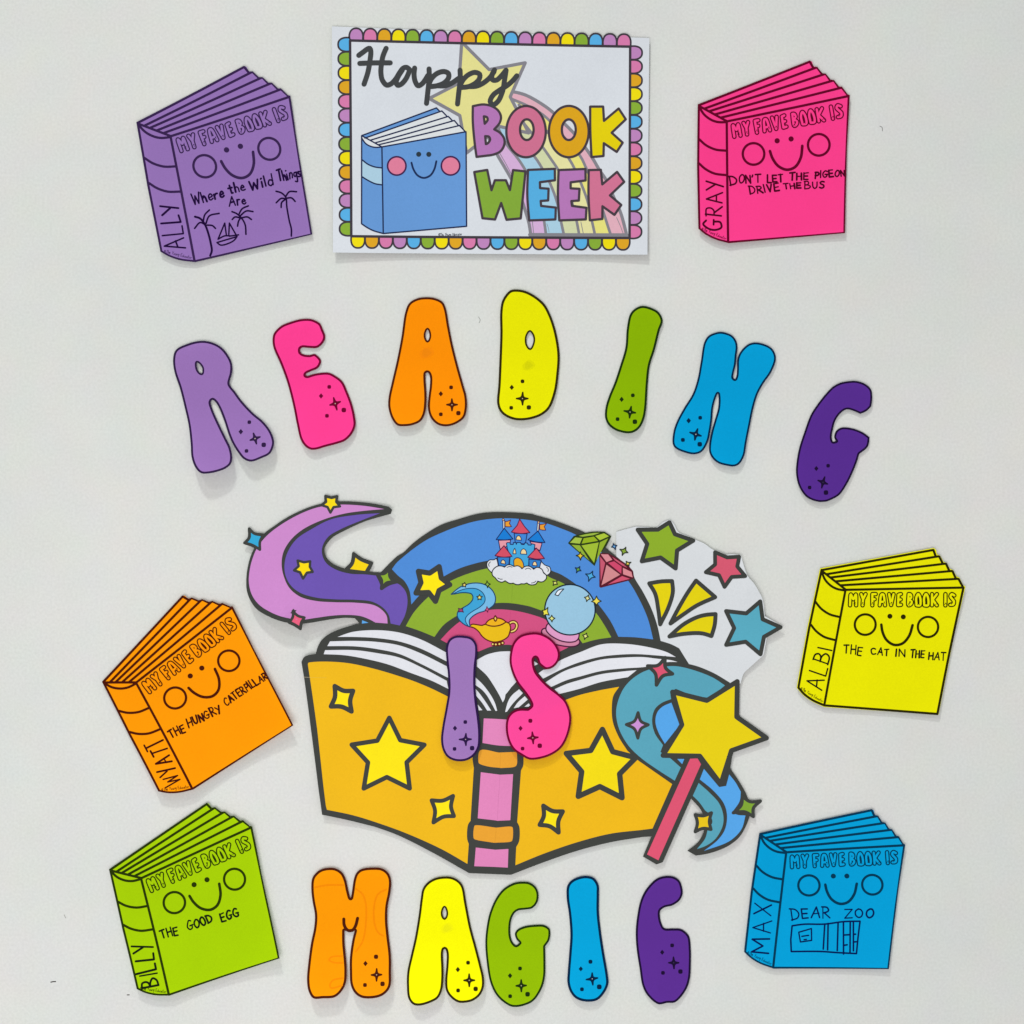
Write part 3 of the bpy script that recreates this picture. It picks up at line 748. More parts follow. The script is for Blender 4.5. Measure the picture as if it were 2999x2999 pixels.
# ------------------------------------------------------------------ big magic book poster
c1 = Frame(700, 1430, .28468); c2 = Frame(1180, 1480, .21739); c3 = Frame(1560, 1500, .20704); c4 = Frame(1820, 1480, .2588)
c5 = Frame(880, 1780, .32091); c6 = Frame(880, 2100, .2588); c7 = Frame(1340, 2060, .2795); c8 = Frame(1760, 1880, .34166)
k1 = Frame(1400, 1500, .13458); k2 = Frame(1310, 1690, .11387); k3 = Frame(1560, 1680, .11387); k4 = Frame(1640, 1530, .13458)
IS = Frame(1270, 1840, .22257)
BLACK = mat((57, 59, 56)); PAPER = mat((209, 212, 216))
MB = thing("open_book_poster", "large cut-out of an open yellow magic book with rainbow, wand and stars, centre", "poster", 1480, 2010)
mlf = Lift(1480, 2050, 800, base=.9, bow=1.0, gy=.8, corner=[(830, 1800, 300, 8.0), (1150, 1500, 160, 2.0), (2190, 1720, 300, 2.0), (930, 2300, 240, 2.5)])
def piece(name, layers, parent=MB, dz=.0004, **k): return paint(name, layers, parent, mlf, dz, **k)
def F(text, fr): return smooth(fr(text))
# sheet with the burst of stars
piece("burst_paper", [(PAPER, [smooth(c4("-60,1700* -60,300* 60,265 160,240* 280,245 395,248 470,190 545,160* 590,210 640,300 740,345 842,392* 930,430 1030,500 1150,555 1250,552 1345,560* 1380,690 1422,800 1490,880 1545,970 1590,1065 1615,1250* 1720,1310 1825,1372* 1730,1430 1640,1482* 1620,1600 1600,1690 1560,1730 1450,1830 1380,1900 1345,2010* 900,2150* 400,2000*"))])], dz=.0003, skirt=.0003)
# black key sheets: arch, swirl, book, wand swirl -- one cut sheet of card
arch = smooth(c2("-300,1500* -250,1100*") + c1("1460,864* 1580,742 1640,690") + c2("0,640 150,500 330,370 520,260 750,185 1000,115 1180,92 1500,95 1750,118") + c3("20,35 150,70 300,115 520,195 740,290 1000,480 1200,640 1300,730 1410,840 1440,930 1560,1130 1680,1370 1760,1600 1810,1830* 1400,2100*") + c2("1900,2100*  200,2050*"))
bookp = smooth(c5("145,418* 165,350 200,290 260,240 330,205 400,180 500,150* 640,130 800,140 1000,170 1220,265 1400,350*") + IS("620,290* 760,235 850,220 1000,225 1150,260* 1500,400* 1670,300 1932,190") + c3("700,1850 900,1800 1100,1770 1400,1762 1600,1790 1800,1830") + c4("435,1530* 560,1570 650,1615* 690,1680 765,1800*") + c8("700,700* 660,1215* 470,1660*") + c7("1932,1395* 1600,1450 1250,1540 900,1660 560,1790* 120,1772*") + c6("1900,1755* 1500,1530 1100,1330 840,1235* 500,1150 250,1097*") + c5("160,1560* 95,1080* 38,640* 15,490* 40,445 90,425"))
swirl = smooth(c1("1545,190* 1400,160 1200,138 1040,135 870,155 700,205 500,300 350,400 265,465 190,570 130,690 95,830 85,950 92,1050 130,1150 200,1240 320,1310 470,1365 600,1388 690,1385 800,1370 950,1345 1100,1330 1195,1335* 1300,1450* 1700,1440* 1775,1200 1770,1110 1720,1020 1640,955 1590,890 1570,832* 1460,864* 1350,860 1200,850 1090,825 980,780 910,720 882,650 890,600 960,510 1100,430 1300,340 1450,295 1565,264* 1580,222*"))
wsw = smooth(c8("150,400 230,305 385,200 560,182 760,190 950,258 1100,345* 1180,600* 1105,1080* 1180,1190 1250,1320 1277,1450 1240,1570 1180,1670 1100,1735 1020,1775 910,1810 810,1826* 738,1785* 830,1710 875,1630 895,1530* 850,1430 780,1350* 700,1270* 600,1210 430,1100 300,1000 200,900 120,780 92,640 100,500"))
stick = smooth(c8("720,975* 885,1080* 527,1883* 473,1902* 358,1835*"))
k_parts = [arch, bookp, swirl, wsw, stick]
def outl(poly, w): return stroke(poly, w, True)
def stars(fr, text, w): p = smooth(fr(text)); return p, w*fr.k
wst, wsw_ = stars(c8, "612,427* 905,500* 1165,337* 1160,640* 1415,820* 1115,928* 1024,1214* 845,975* 530,970* 692,708*", 42)
def spk(fr, text, w, pull=.42):
    return smooth(sparkle_path(tips(fr, text), pull)), w*fr.k
s_top, _ = stars(c1, "893,80* 955,97* 1012,83* 1005,138* 1045,190* 978,198* 945,255* 912,196* 850,178* 895,140*", 24)
s_blu = smooth(c1("110,415* 160,462 258,478* 226,550 225,640* 150,592 62,562* 108,510"))
s_red = smooth(c1("572,1255* 620,1300 692,1322* 658,1372 645,1440* 590,1402 530,1372* 562,1320"))
s_kit = smooth(c1("1180,668* 1260,725 1370,768* 1340,830 1310,880* 1200,870* 1105,826* 1160,770"))
s_gru, _ = spk(c8, "1208,1318 1362,1360 1302,1492 1130,1460", 30)
s_ylw, _ = spk(c8, "942,1460 938,1602 806,1622 806,1478", 30, .3)
k_parts += [wst] + stroke(wst, wsw_, True)
for s, w in ((s_top, 8), (s_blu, 8), (s_red, 8), (s_kit, 8), (s_gru, 10), (s_ylw, 10)): k_parts += [s] + stroke(s, w, True)
piece("black_card", [(BLACK, k_parts)], dz=.0004, skirt=.0003)

D1 = .00046; D2 = .00050; D3 = .00054; D4 = .00058
# rainbow
BLUE_ = mat((74, 134, 208)); GREEN_ = mat((136, 168, 44)); PINK_ = mat((202, 76, 124))
piece("rainbow_band", [(BLUE_, [smooth(c1("1575,832* 1640,900 1700,950 1755,1050 1775,1200*") + c2("110,1340* 220,1215 380,1075 530,970 760,850 1000,775 1150,745 1400,735 1650,750 1900,795") + c3("260,820 400,880 600,1010 860,1225 950,1330 1100,1540 1210,1760* 1450,1768 1702,1797* 1625,1500 1500,1220 1350,970 1130,730 900,510 600,315 400,230 200,160 60,130") + c2("1750,205 1500,178 1250,178 1000,210 750,280 520,370 330,460 150,580 0,700") + c1("1620,770"))])], dz=D1)
piece("rainbow_band", [(GREEN_, [smooth(c2("40,1625* 150,1440 330,1245 500,1110 640,1020 850,930 1130,850 1400,822 1700,845 1900,880") + c3("210,900 430,1005 640,1150 900,1430 1000,1575 1112,1768* 900,1800 705,1852* 660,1790* 600,1700 400,1560 180,1415* 120,1388 0,1345") + c2("1700,1358 1450,1316 1250,1316 1100,1345 900,1405 730,1485 550,1610 425,1770* 230,1690"))])], dz=D1)
piece("rainbow_band", [(PINK_, [smooth(c2("510,1808* 640,1670 760,1570 900,1485 1100,1420 1250,1400 1450,1410 1700,1460 1932,1545") + c3("210,1555 300,1620 400,1750* 560,1850*") + IS("1770,250* 1670,300* 1500,400* 1100,300* 1040,226 850,222 760,238 590,305* 400,260* 170,190*"))])], dz=D1)
# book: pages
pg = [c5("342,263* 480,218 700,203 903,225 1100,288 1335,409* 1360,500* 1335,488* 1100,372 903,306 700,275 500,264"),
      c5("275,303* 500,300 700,310 903,342 1100,415 1335,532* 1360,640* 1335,631* 1100,510 903,420 700,375 500,350 250,346*"),
      c5("230,383* 500,385 700,412 903,453 1100,540 1335,665* 1350,738* 1335,731* 1200,665 1000,590 800,515 600,465 400,430 217,420*"),
      IS("552,645* 650,740 760,890 810,990 836,1083* 815,1085* 770,1000 700,880 640,810 552,745*"), IS("552,795* 600,850 680,960 757,1080* 705,1080* 640,980 560,885*"), IS("580,1000* 642,1075* 595,1078*"),
      IS("570,415* 640,375 700,345 850,308 1000,300* 1150,400* 1090,700* 1020,775* 975,835 945,870* 935,925 910,972* 860,870 790,750* 700,620 570,500*"),
      IS("1380,590* 1440,545* 1520,528 1650,430 1800,360 1932,310") + c8("0,20 200,15 400,42 560,85 640,128* 450,112 300,103 150,108 0,125") + IS("1932,440 1700,530 1440,660*"),
      IS("1470,710* 1700,570 1932,485") + c8("0,150 150,135 350,128 480,142 600,155 655,170* 560,172 380,212 200,225 0,248") + IS("1932,630 1750,680 1545,770*"),
      IS("1590,800* 1750,730 1932,675") + c8("0,275 200,250 305,240* 230,300*  0,342") + IS("1932,790 1800,825 1650,862*"),
      IS("1125,800* 1030,880 980,960 940,1100* 965,1095* 1040,990 1175,850*"), IS("1200,890* 1110,970 1053,1050* 1120,1037* 1238,935*"), IS("1250,985* 1195,1030* 1250,1028* 1268,1010*"),
      IS("1320,428* 1372,468* 1325,492*")]
for p in pg: piece("page", [(mat((218, 219, 226)), [smooth(p)])], dz=D1)
CY = mat((231, 178, 12))
piece("book_cover", [(CY, [smooth(c5("74,520* 76,500 110,492 250,488 450,505 700,562 900,622 1035,668 1200,737 1335,803* 1600,960* 1570,1380* 1582,1460*") + c6("1925,1170* 1900,1205 1888,1260 1888,1380 1905,1430* 1890,1655* 1600,1490 1200,1310 900,1200 600,1105 305,1040* 290,980*") + c5("240,1830* 155,1100*"))])], dz=D1)
piece("book_cover", [(CY, [smooth(c7("692,200* 692,570* 688,650 665,700* 625,1240* 648,1290 645,1440 615,1500* 606,1690* 900,1570 1250,1450 1600,1360 1932,1320") + c8("440,1595* 608,1215* 320,1015* 225,930* 150,810 100,680 92,560 105,460 155,383* 0,410*") + IS("1932,872 1740,938*") + c7("1129,-30*"))])], dz=D1)
SPK_ = (217, 128, 180); SPO = (226, 156, 42)
for c, t in ((SPK_, "275,155* 400,160 530,168* 565,445* 450,440 400,435 262,412*"), (SPO, "238,490 430,512* 450,512* 622,505* 620,640 600,660 450,675* 445,672* 330,660 235,632 222,620"),
             (SPK_, "244,718* 430,742* 445,744* 582,738* 553,1220* 415,1226* 400,1222* 212,1200*"), (SPO, "182,1275 400,1297* 410,1297* 572,1290 580,1310 576,1420 565,1440 400,1455* 380,1455* 200,1425 172,1412 174,1290"),
             (SPK_, "192,1505* 395,1528* 533,1520* 527,1715* 380,1707* 176,1700*")):
    piece("spine_panel", [(mat(c), [smooth(c7(t))])], dz=D1)
# faint joins where the printed pages were taped together
piece("tape_join", [(mat((190, 176, 150)), stroke(smooth(c5("28,628* 92,632*"), False), .9)), (mat((222, 186, 70)), stroke(smooth(c5("92,632* 240,636*"), False), .8))], dz=D2)
for t, fr, c in (("445,745* 415,1225*", c7, (200, 116, 166)), ("452,515* 445,672*", c7, (208, 142, 36)), ("405,1300* 392,1455*", c7, (208, 142, 36)),
                 ("1475,1070* 1465,1310*", c2, (124, 156, 40)), ("1450,1420* 1440,1560*", c2, (190, 70, 116))):
    piece("tape_join", [(mat(c), stroke(smooth(fr(t), False), .9))], dz=D2)
YS = (244, 221, 2)
def star_part(fr, t, w, fill, name="star", dz=D2, ink=BLACK, parent=MB):
    p = smooth(fr(t)); return paint(name, [(mat(fill), [p]), (ink, stroke(p, w*fr.k, True))], parent, mlf, dz)
def spark_part(fr, t, w, fill, pull=.42, dz=D2, ink=BLACK, parent=MB, name="sparkle"):
    p = smooth(sparkle_path(tips(fr, t), pull)); return paint(name, [(mat(fill), [p]), (ink, stroke(p, w*fr.k, True))], parent, mlf, dz)
star_part(c5, "812,1002* 912,1206* 1132,1248* 970,1408* 998,1645* 790,1542* 580,1644* 618,1408* 470,1246* 703,1210*", 42, YS)
star_part(c7, "1517,270* 1625,503* 1865,566* 1697,735* 1722,984* 1490,868* 1264,970* 1300,712* 1139,522* 1395,490*", 58, (238, 214, 2))
spark_part(c5, "315,712 482,756 468,944 280,898", 42, YS, .22)
spark_part(c6, "1485,938 1728,888 1738,1116 1506,1188", 46, YS, .24)
spark_part(c7, "898,1068 1102,1128 1058,1348 860,1268", 46, YS, .24)
star_part(c2, "210,888* 362,912* 490,825* 518,978* 632,1068* 488,1145* 440,1292* 348,1172* 178,1180* 245,1040*", 72, (247, 222, 4))
# burst
star_part(c4, "182,276* 410,274* 540,192* 602,326* 808,398* 626,510* 610,712* 440,590* 228,632* 290,436*", 48, (136, 168, 38))
star_part(c4, "1054,530* 1190,588* 1325,580* 1303,690* 1392,798* 1240,808* 1160,920* 1098,788* 950,755* 1055,668*", 44, (206, 84, 108))
star_part(c4, "1178,1194* 1405,1220* 1562,1084* 1590,1286* 1794,1376* 1606,1484* 1568,1682* 1400,1540* 1180,1576* 1270,1386*", 46, (84, 164, 186))
YW = (222, 204, 0)
star_part(c4, "312,882* 450,860 570,856* 578,980 530,1150 436,1345* 415,1180 380,1000", 46, YW, "light_ray")
star_part(c4, "840,850* 1055,1036* 850,1130 700,1230 552,1335* 650,1150 750,980", 46, YW, "light_ray")
star_part(c4, "540,1482* 700,1345 850,1265 950,1238 1060,1228* 1050,1350 1015,1476* 900,1445 700,1452", 46, YW, "light_ray")
# purple smoke swirl
SW = piece("smoke_swirl", [(mat((197, 132, 196)), [smooth(c1("1500,214* 1300,182 1080,168 960,174 800,200 600,280 400,400 280,500 195,610 145,730 118,850 113,970 145,1090 220,1190 350,1270 500,1322 650,1345 800,1328 950,1308 1100,1300 1250,1312 1340,1345 1405,1380* 1530,1390* 1520,1310 1460,1240 1380,1198 1200,1175 1000,1170 800,1155 640,1110 530,1020 470,900 447,780 462,660 530,540 650,430 850,330 1080,262 1280,233"))]),
   (mat((104, 80, 170)), [smooth(c1("1455,256* 1200,275 950,320 750,420 600,520 520,630 480,750 485,880 540,990 640,1070 800,1120 1000,1140 1200,1145 1370,1165 1480,1225 1540,1300 1562,1390* 1655,1410* 1710,1300 1735,1160 1715,1060 1660,995 1630,978* 1550,1000 1470,1050* 1450,980 1410,897* 1300,885 1150,878 1000,835 900,765 860,680 862,600 920,500 1050,420 1250,335"))])], dz=D1)
piece("tiny_triangle", [(mat((88, 160, 224)), [smooth(c1("1270,1356* 1335,1382* 1266,1390*"))])], dz=D1)
SWT = sub(SW, MB)
star_part(c1, "893,84* 955,100* 1010,87* 1003,140* 1042,186* 976,194* 944,250* 914,193* 855,174* 900,140*", 26, (240, 212, 10), parent=SWT)
star_part(c1, "610,742* 675,760* 738,750* 735,806* 765,858* 706,866* 668,926* 636,862* 575,842* 622,800*", 26, (240, 212, 10), parent=SWT)
p = s_blu
paint("sparkle", [(mat((48, 160, 204)), [smooth(c1("112,422* 165,466 252,482* 222,550 222,630* 150,586 68,560* 112,510"))]), (BLACK, stroke(smooth(c1("112,422* 165,466 252,482* 222,550 222,630* 150,586 68,560* 112,510")), 8, True))], SWT, mlf, D2)
p = smooth(c1("576,1265* 622,1306 685,1324* 655,1372 642,1430* 590,1396 538,1368* 568,1320"))
paint("sparkle", [(mat((228, 92, 124)), [p]), (BLACK, stroke(p, 8, True))], SWT, mlf, D2)
p = smooth(c1("1186,682* 1260,735 1362,775* 1330,825 1308,866* 1220,856 1112,842* 1170,770"))
paint("yellow_glint", [(mat((240, 206, 6)), [p]), (BLACK, stroke(p, 9.5, True))], MB, mlf, .00043)
spark_part(c1, "1555,820 1592,962 1465,1032 1428,880", 30, (132, 166, 44), .36, parent=SWT)
# wand swirl
WS = piece("wand_swirl", [(mat((84, 158, 180)), [smooth(c8("180,420 250,330 350,260 450,225 560,208 640,206 760,230 950,300 1060,370* 930,478* 860,468* 740,440* 640,400* 590,425* 600,488* 520,520 460,575 437,670 460,780 530,882* 508,940* 600,1000* 682,1073* 630,1186* 480,1090 340,990 230,880 150,730 130,580")),
      smooth(c8("835,1205* 930,1290 1010,1380 1045,1480 1040,1570 980,1680 900,1740 820,1770* 890,1680 912,1600* 952,1540 930,1470* 890,1440* 840,1370 785,1315*"))]),
   (mat((82, 160, 226)), [smooth(c8("602,518* 672,710* 546,870* 490,770 465,680 482,600 530,550")), smooth(c8("652,1000* 712,1000* 694,1044*")),
      smooth(c8("880,1085* 1010,1240* 1070,1230* 1096,1132* 1150,1200 1195,1280* 1185,1360 1125,1450* 1160,1475 1235,1483* 1200,1600 1100,1700 880,1785* 1000,1690 1060,1600 1077,1480 1050,1380 960,1270 845,1175*"))])], dz=D1)
WST = sub(WS, MB)
spark_part(c8, "548,132 612,272 474,368 398,204", 30, (212, 80, 108), .4, parent=WST)
spark_part(c8, "317,604 404,708 315,822 216,706", 26, (196, 140, 206), .4, parent=WST)
spark_part(c8, "1208,1318 1362,1360 1302,1492 1130,1460", 28, (122, 160, 48), .36, parent=WST)
spark_part(c8, "944,1460 940,1602 808,1618 808,1478", 28, (226, 190, 14), .24, parent=WST)
WD = piece("wand", [(mat((216, 80, 110)), [smooth(c8("762,998* 825,994* 855,1045* 490,1866* 393,1816*"))])], dz=D1)
p = wst
paint("wand_star", [(mat((226, 202, 6)), [p]), (BLACK, stroke(p, wsw_, True))], sub(WD, MB), mlf, D2)
# gems
def facets(name, base, ink, fac, parent=MB):
    lay = [(ink, [smooth(k4(base))] + stroke(smooth(k4(base)), 1.5, True))]
    g = paint(name, lay, parent, mlf, D2)
    gt = sub(g, MB)
    for c, t in fac: paint("facet", [(mat(c), [smooth(k4(t))])], gt, mlf, D3)
    return gt
IG = mat((34, 52, 10)); IR = mat((84, 12, 34))
facets("green_gem", "178,450* 300,298* 545,232 720,205 860,203 965,206* 1110,300* 1000,520* 860,665* 748,938* 660,860* 400,640*", IG,
  [((160, 186, 68), "330,325* 480,340* 430,462* 215,440*"), ((144, 172, 24), "515,345* 735,308* 825,400* 470,462*"), ((166, 192, 52), "765,295* 955,235* 1062,300* 865,388*"),
   ((150, 178, 62), "405,292* 560,255* 740,228* 870,225* 720,277* 490,310*"), ((140, 170, 50), "250,485* 430,497* 640,830* 400,620*"), ((156, 184, 48), "465,500* 840,435* 740,880*"), ((142, 170, 40), "865,430* 1045,345* 890,640* 790,830*")])
facets("pink_gem", "858,668* 1050,680* 1130,720* 1300,815* 1470,930* 1582,1060* 1602,1200* 1480,1262* 885,1415* 858,1395*", IR,
  [((214, 136, 146), "885,690* 1045,695* 1135,810* 1010,862*"), ((202, 68, 104), "1045,880* 1175,845* 1338,960* 1330,1115*"), ((214, 134, 142), "1365,985* 1550,1075* 1578,1195* 1370,1125*"),
   ((198, 84, 110), "1130,745* 1400,920* 1460,985* 1340,930* 1190,820*"), ((194, 84, 108), "870,740* 980,880* 885,1290*"), ((204, 134, 138), "1010,920* 1305,1135* 900,1365*"), ((204, 80, 108), "1350,1165* 1520,1225* 1030,1350*")])
IB = mat((14, 44, 74)); IK = mat((40, 46, 30))
for t, c, ik in (("1155,460 1235,500 1205,590 1115,535", (104, 160, 214), IB), ("1430,540 1475,655 1350,715 1300,585", (130, 160, 50), IK), ("1435,845 1540,865 1500,945 1412,930", (232, 208, 80), IK),
                 ("440,640 525,720 445,820 350,720", (228, 198, 50), IK), ("430,960 455,1050 355,1095 330,985", (96, 156, 56), IB), ("710,1060 765,1190 620,1280 555,1120", (72, 164, 216), IB)):
    spark_part(k4, t, 24, c, .38, ink=ik, dz=D4)
# crystal ball on its pink stand
IN = mat((12, 28, 44)); IPk = mat((66, 10, 50))
p1_ = smooth(k3("300,1405 235,1450 235,1530 330,1640 450,1710 560,1800 720,1845 950,1875 1110,1855 1195,1800 1210,1740 1175,1680 900,1500*"))
p2_ = smooth(k3("390,1290 345,1370 345,1450 430,1560 560,1650 740,1730 950,1760 1100,1735 1165,1680 1195,1560 1150,1400* 700,1300*"))
bs_ = paint("ball_stand", [(mat((202, 128, 158)), [p1_]), (IPk, stroke(p1_, 34*k3.k, True)), (mat((216, 150, 192)), [p2_]), (IPk, stroke(p2_, 34*k3.k, True))], MB, mlf, D2)
x, y = k3.pt(958, 925); c = disc(x, y, 648*k3.k, 48)
cb = paint("crystal_ball", [(mat((146, 189, 215)), [c]), (IN, stroke(c, 36*k3.k, True))], MB, mlf, D3)
p = smooth(k3("572,540* 640,440 720,400 800,392* 725,470 655,565*"))
paint("highlight_shape", [(mat((222, 230, 240)), [p]), (IN, stroke(p, 24*k3.k, True))], sub(cb, MB), mlf, D4)
for t, c in (("392,865 425,1065 262,1085 242,942", (226, 216, 70)), ("490,1065 572,1145 495,1240 408,1145", (218, 222, 130)), ("1435,545 1480,650 1385,715 1328,605", (214, 214, 150)),
             ("1640,575 1760,705 1640,815 1510,715", (230, 212, 80)), ("628,180 636,272 522,302 518,190", (212, 214, 110)), ("1385,1525 1428,1620 1330,1688 1282,1575", (224, 226, 130))):
    spark_part(k3, t, 26, c, .3, ink=IK, dz=D4)
# lamp and blue smoke
o1 = smooth(k2("100,440* 250,310 390,225 560,170 730,150 900,170 1050,240 1180,370 1240,540 1210,690 1090,800 960,870 800,920 650,1010 570,1110 572,1190 590,1270* 540,1265 430,1210 300,1090 255,980 285,870 400,790 560,690 650,580 660,500 620,430 500,402 350,402 200,430"))
i1 = smooth(k2("125,435* 350,335 550,290 750,300 900,390 970,520 960,640 850,760 650,880 520,980 465,1080 490,1180 555,1265* 430,1205 300,1085 260,980 288,872 400,792 560,692 652,580 660,500 620,432 500,404 350,404"))
sm = paint("lamp_smoke", [(mat((112, 178, 220)), [o1]), (mat((56, 156, 206)), [i1]), (mat((10, 58, 98)), stroke(o1, 28*k2.k, True) + stroke(smooth(k2("150,430 350,335 550,290 750,300 900,390 970,520 960,640 850,760 650,880 520,980 465,1080 490,1180 545,1260"), False), 22*k2.k))], MB, mlf, D3)
smt = sub(sm, MB)
def star5(fr, x, y, r, rot, fill, w, parent):
    pts = []
    for i in range(10):
        a = math.radians(rot + i*36); rr = r if i % 2 == 0 else r*.48
        pts.append(fr.pt(x + rr*math.sin(a), y - rr*math.cos(a)) + (1,))
    p = smooth(pts); paint("star", [(mat(fill), [p]), (IK, stroke(p, w*fr.k, True))], parent, mlf, D4)
star5(k2, 440, 200, 66, 8, (236, 208, 110), 24, smt); star5(k2, 830, 522, 76, 0, (224, 212, 120), 24, smt)
spark_part(k2, "1020,95 1108,180 1035,275 968,180", 24, (130, 172, 70), .35, ink=IG, dz=D4, parent=smt)
spark_part(k2, "285,803 402,808 420,900 294,896", 22, (156, 62, 112), .25, ink=mat((70, 16, 60)), dz=D4, parent=smt)
spark_part(k2, "1020,755 1076,815 1040,900 970,850", 22, (206, 84, 130), .3, ink=mat((100, 16, 60)), dz=D4, parent=smt)
IL = mat((92, 20, 8)); ILs = 32*k2.k
hb = smooth(k2("1600,1190 1650,1158 1710,1150 1770,1185 1790,1250 1770,1320 1720,1375 1650,1400"), False)
bse = smooth(k2("1175,1722 1250,1728 1340,1718 1430,1690"), False)
lb = smooth(k2("560,1270* 640,1212 760,1222 900,1240 980,1210 1100,1252 1250,1258 1400,1220 1510,1150* 1595,1190* 1628,1300 1600,1430 1560,1530 1400,1632 1200,1667 1020,1612 900,1522 800,1390 680,1300"))
lid = smooth(k2("980,1212* 1040,1130 1120,1080 1235,1052 1350,1060 1440,1095 1512,1152* 1400,1218 1250,1258 1100,1252"))
knb = smooth(k2("1235,990* 1278,1060 1240,1135 1196,1060"))
lamp_o = paint("oil_lamp", [(IL, stroke(hb, 92*k2.k) + stroke(bse, 96*k2.k)), (mat((232, 208, 112)), stroke(hb, 34*k2.k) + [disc(*k2.pt(a, b), 24*k2.k, 8) for a, b in ((1168, 1722), (1248, 1728), (1340, 1718), (1422, 1692))]),
   (mat((226, 182, 12)), [lb]), (IL, stroke(lb, ILs, True))], MB, mlf, D2 + .00002)
paint("lamp_lid", [(mat((230, 172, 20)), [lid]), (IL, stroke(lid, ILs, True)), (mat((222, 190, 90)), [knb]), (IL, stroke(knb, ILs, True))], sub(lamp_o, MB), mlf, D3)
# castle on a cloud
CR = (234, 206, 150); IC = mat((20, 26, 84)); IRD = mat((74, 12, 60)); ICL = mat((16, 24, 36)); CLD = mat((216, 218, 224))
wk = 20*k1.k
cl1 = smooth(k1("440,1170* 425,1080 402,1000* 350,1035 250,1040 190,1120 215,1225 290,1310*")); cl2 = smooth(k1("1375,1072* 1455,1150 1560,1195 1580,1280 1550,1340 1490,1375* 1330,1210*"))
paint("cloud_puff", [(CLD, [cl1]), (ICL, stroke(cl1, wk, True) + stroke(smooth(k1("270,1080 230,1130 245,1180"), False), 16*k1.k))], MB, mlf, D2)
paint("cloud_puff", [(CLD, [cl2]), (ICL, stroke(cl2, wk, True) + stroke(smooth(k1("1490,1195 1530,1240 1520,1292"), False), 16*k1.k))], MB, mlf, D2)
def cpart(name, fill, t, ink=IC, dz=D3, parent=MB, w=1): p = smooth(k1(t)); return paint(name, [(mat(fill), [p]), (ink, stroke(p, wk*w, True))], parent, mlf, dz)
e = .000015
castle = cpart("castle", (58, 128, 206), "785,460* 1068,470* 1030,690* 812,680*", dz=D3); cst = sub(castle, MB)
cpart("window", CR, "828,600* 838,540 885,508 930,550 942,612*", parent=cst, dz=D3+e, w=.9)
cpart("roof", (205, 74, 96), "905,150* 1010,310* 1128,445* 950,465 810,450 725,432* 850,290*", IRD, D3+e, cst)
for pole, flag, ball in (("560,185* 562,350*", "590,205* 650,195 708,168* 682,248* 728,312* 660,318 590,312*", (548, 165)), ("1312,230* 1300,392*", "1340,270* 1410,262 1488,245* 1440,312* 1472,390* 1400,388 1340,375*", (1318, 218))):
    q = smooth(k1(pole), False); b = disc(*k1.pt(*ball), 22*k1.k, 10); fg = smooth(k1(flag))
    paint("flag", [(IC, stroke(q, 56*k1.k)), (mat((220, 216, 210)), stroke(q, 20*k1.k)), (mat((226, 152, 44)), [fg]), (IRD, stroke(fg, wk*.9, True)), (mat(CR), [b]), (IRD, stroke(b, wk*.8, True))], cst, mlf, D3+e)
cpart("tower", (222, 148, 160), "445,612* 708,602* 690,720* 480,805*", parent=cst, dz=D3+e); cpart("tower", (222, 148, 160), "1128,636* 1392,672* 1345,835* 1200,760*", parent=cst, dz=D3+e)
cpart("roof", (14, 118, 204), "570,350* 760,582* 600,602 395,595*", parent=cst, dz=D3+2*e); cpart("roof", (14, 118, 204), "1302,410* 1455,658* 1260,645 1085,600*", parent=cst, dz=D3+2*e)
cpart("castle_wall", (64, 160, 214), "618,675* 640,662 695,662* 703,700* 765,703* 772,660* 828,662* 832,700* 850,658* 922,658* 945,700* 1002,705* 1020,665* 1078,675* 1090,712* 1150,716* 1170,686* 1238,705* 1215,860* 1110,960* 1100,1200* 680,1180* 700,960* 640,800*", parent=cst, dz=D3+3*e)
cpart("window", CR, "760,902* 772,830 800,785* 820,840 826,905*", parent=cst, dz=D3+4*e, w=.9); cpart("window", CR, "925,908* 938,835 990,795 1040,832 1058,915*", parent=cst, dz=D3+4*e, w=.9)
cpart("castle_door", (224, 164, 24), "785,1190* 785,1030 850,990 930,1020 980,1100 1002,1220*", parent=cst, dz=D3+4*e)
cpart("tower", (46, 122, 196), "420,975* 692,980* 665,1180* 455,1180*", parent=cst, dz=D3+4*e); cpart("tower", (46, 122, 196), "1105,1020* 1375,1045* 1335,1220* 1110,1210*", parent=cst, dz=D3+4*e)
cpart("roof", (205, 74, 96), "565,728* 740,962* 550,978 370,945*", IRD, D3+5*e, cst); cpart("roof", (205, 74, 96), "1270,778* 1445,1008* 1260,1018 1078,980*", IRD, D3+5*e, cst)
cpart("window", CR, "498,1112* 510,1060 545,1035 585,1065 596,1128*", parent=cst, dz=D3+5*e, w=.9); cpart("window", CR, "1183,1152* 1200,1092 1235,1070 1270,1100 1282,1168*", parent=cst, dz=D3+5*e, w=.9)
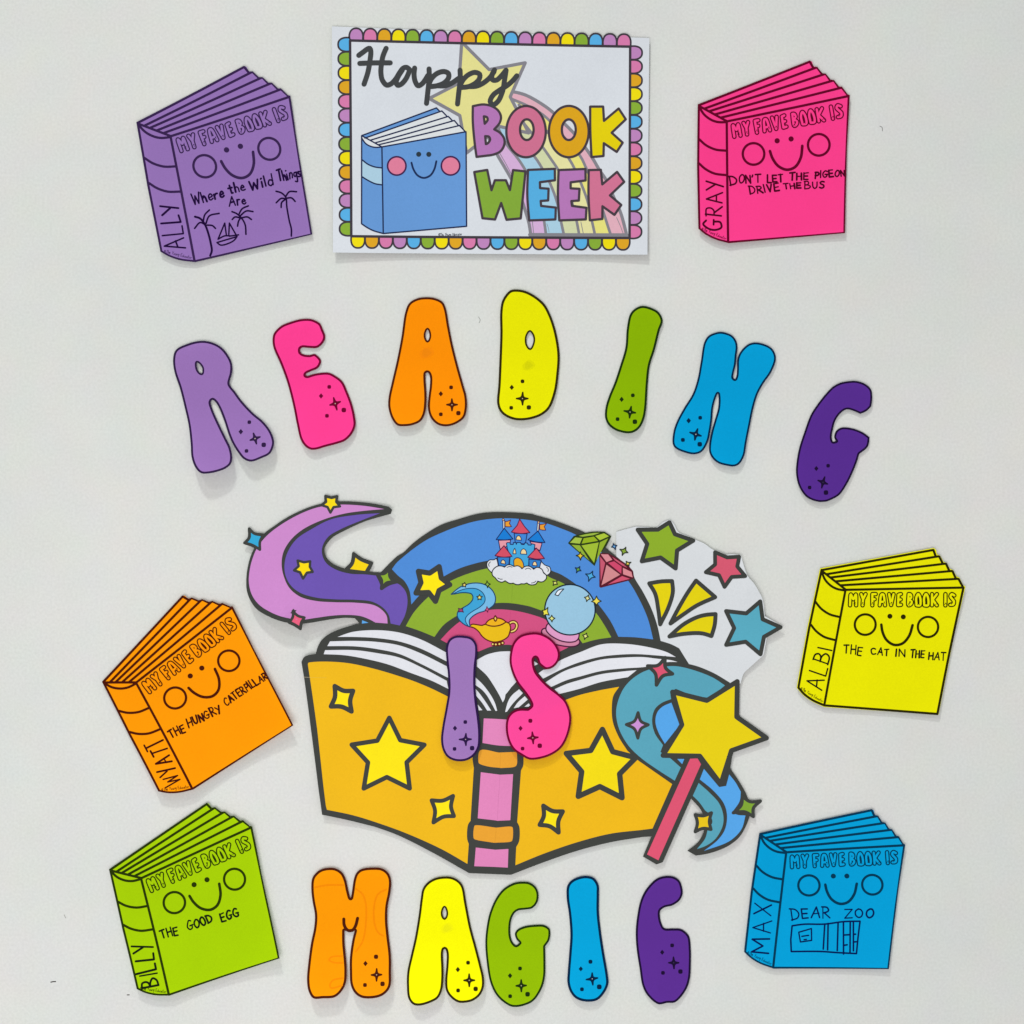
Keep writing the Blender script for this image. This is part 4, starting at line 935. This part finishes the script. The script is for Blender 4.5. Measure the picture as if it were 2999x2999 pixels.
fc = smooth(k1("305,1310 340,1235 430,1172 520,1172 578,1195* 630,1150 700,1143 780,1180* 860,1165 920,1190 955,1230* 1020,1180 1090,1170 1160,1195 1210,1242* 1270,1200 1340,1210 1400,1255 1425,1320 1485,1370 1485,1440 1430,1500 1370,1518 1300,1500* 1260,1560 1180,1582 1110,1570 1060,1538* 1000,1560 940,1555 900,1572 830,1572 765,1542* 700,1550 640,1525 590,1490* 520,1522 430,1490 370,1420* 320,1380"))
arcs = []
for t in ("630,1200 690,1180 742,1196", "1030,1240 1090,1215 1150,1242", "430,1430 480,1455 530,1455", "1160,1540 1220,1530 1260,1495"): arcs += stroke(smooth(k1(t), False), 16*k1.k)
paint("castle_cloud", [(CLD, [fc]), (ICL, stroke(fc, 22*k1.k, True) + arcs)], MB, mlf, D4 + .00006)

# the word IS, standing on the poster
letter("I", IS, "280,98 400,95 500,120 565,200 575,320 555,500 550,750 565,950 600,1200 615,1400 600,1560 530,1670 420,1730 280,1730 180,1680 120,1580 100,1450 120,1270 160,1050 195,820 190,600 170,400 165,250 200,150",
  (156, 118, 184), (40, 20, 66), "427,1378 497,1450 427,1530 341,1453", [(418, 1226, 20), (508, 1566, 24), (278, 1576, 20)], (283, 1307),
  "lilac purple paper letter I stuck over the open pages of the big book", G3, [], dict(base=2.6, bow=.5, gy=1.6), 24)
letter("S", IS, "1310,50 1420,65 1540,130 1620,220 1660,330 1640,430 1570,510 1480,535 1420,500 1380,460 1360,400 1340,380 1318,400 1320,470 1345,560 1410,650 1520,760 1650,860 1740,950 1800,1100 1808,1220 1760,1420 1680,1560 1560,1650 1400,1705 1260,1715 1150,1660 1050,1590 980,1470 950,1320 965,1180 1020,1100 1110,1055 1240,1052* 1285,1010 1265,950 1200,850 1100,720 1040,600 1000,450 1010,300 1050,180 1140,90",
  (255, 72, 152), (104, 0, 42), "1297,1358 1373,1425 1310,1507 1236,1438", [(1272, 1210, 22), (1395, 1535, 24), (1170, 1572, 20)], (1143, 1308),
  "hot pink paper letter S stuck over the spine of the big book", G3, [], dict(base=2.6, bow=.5, gy=1.4), 24)
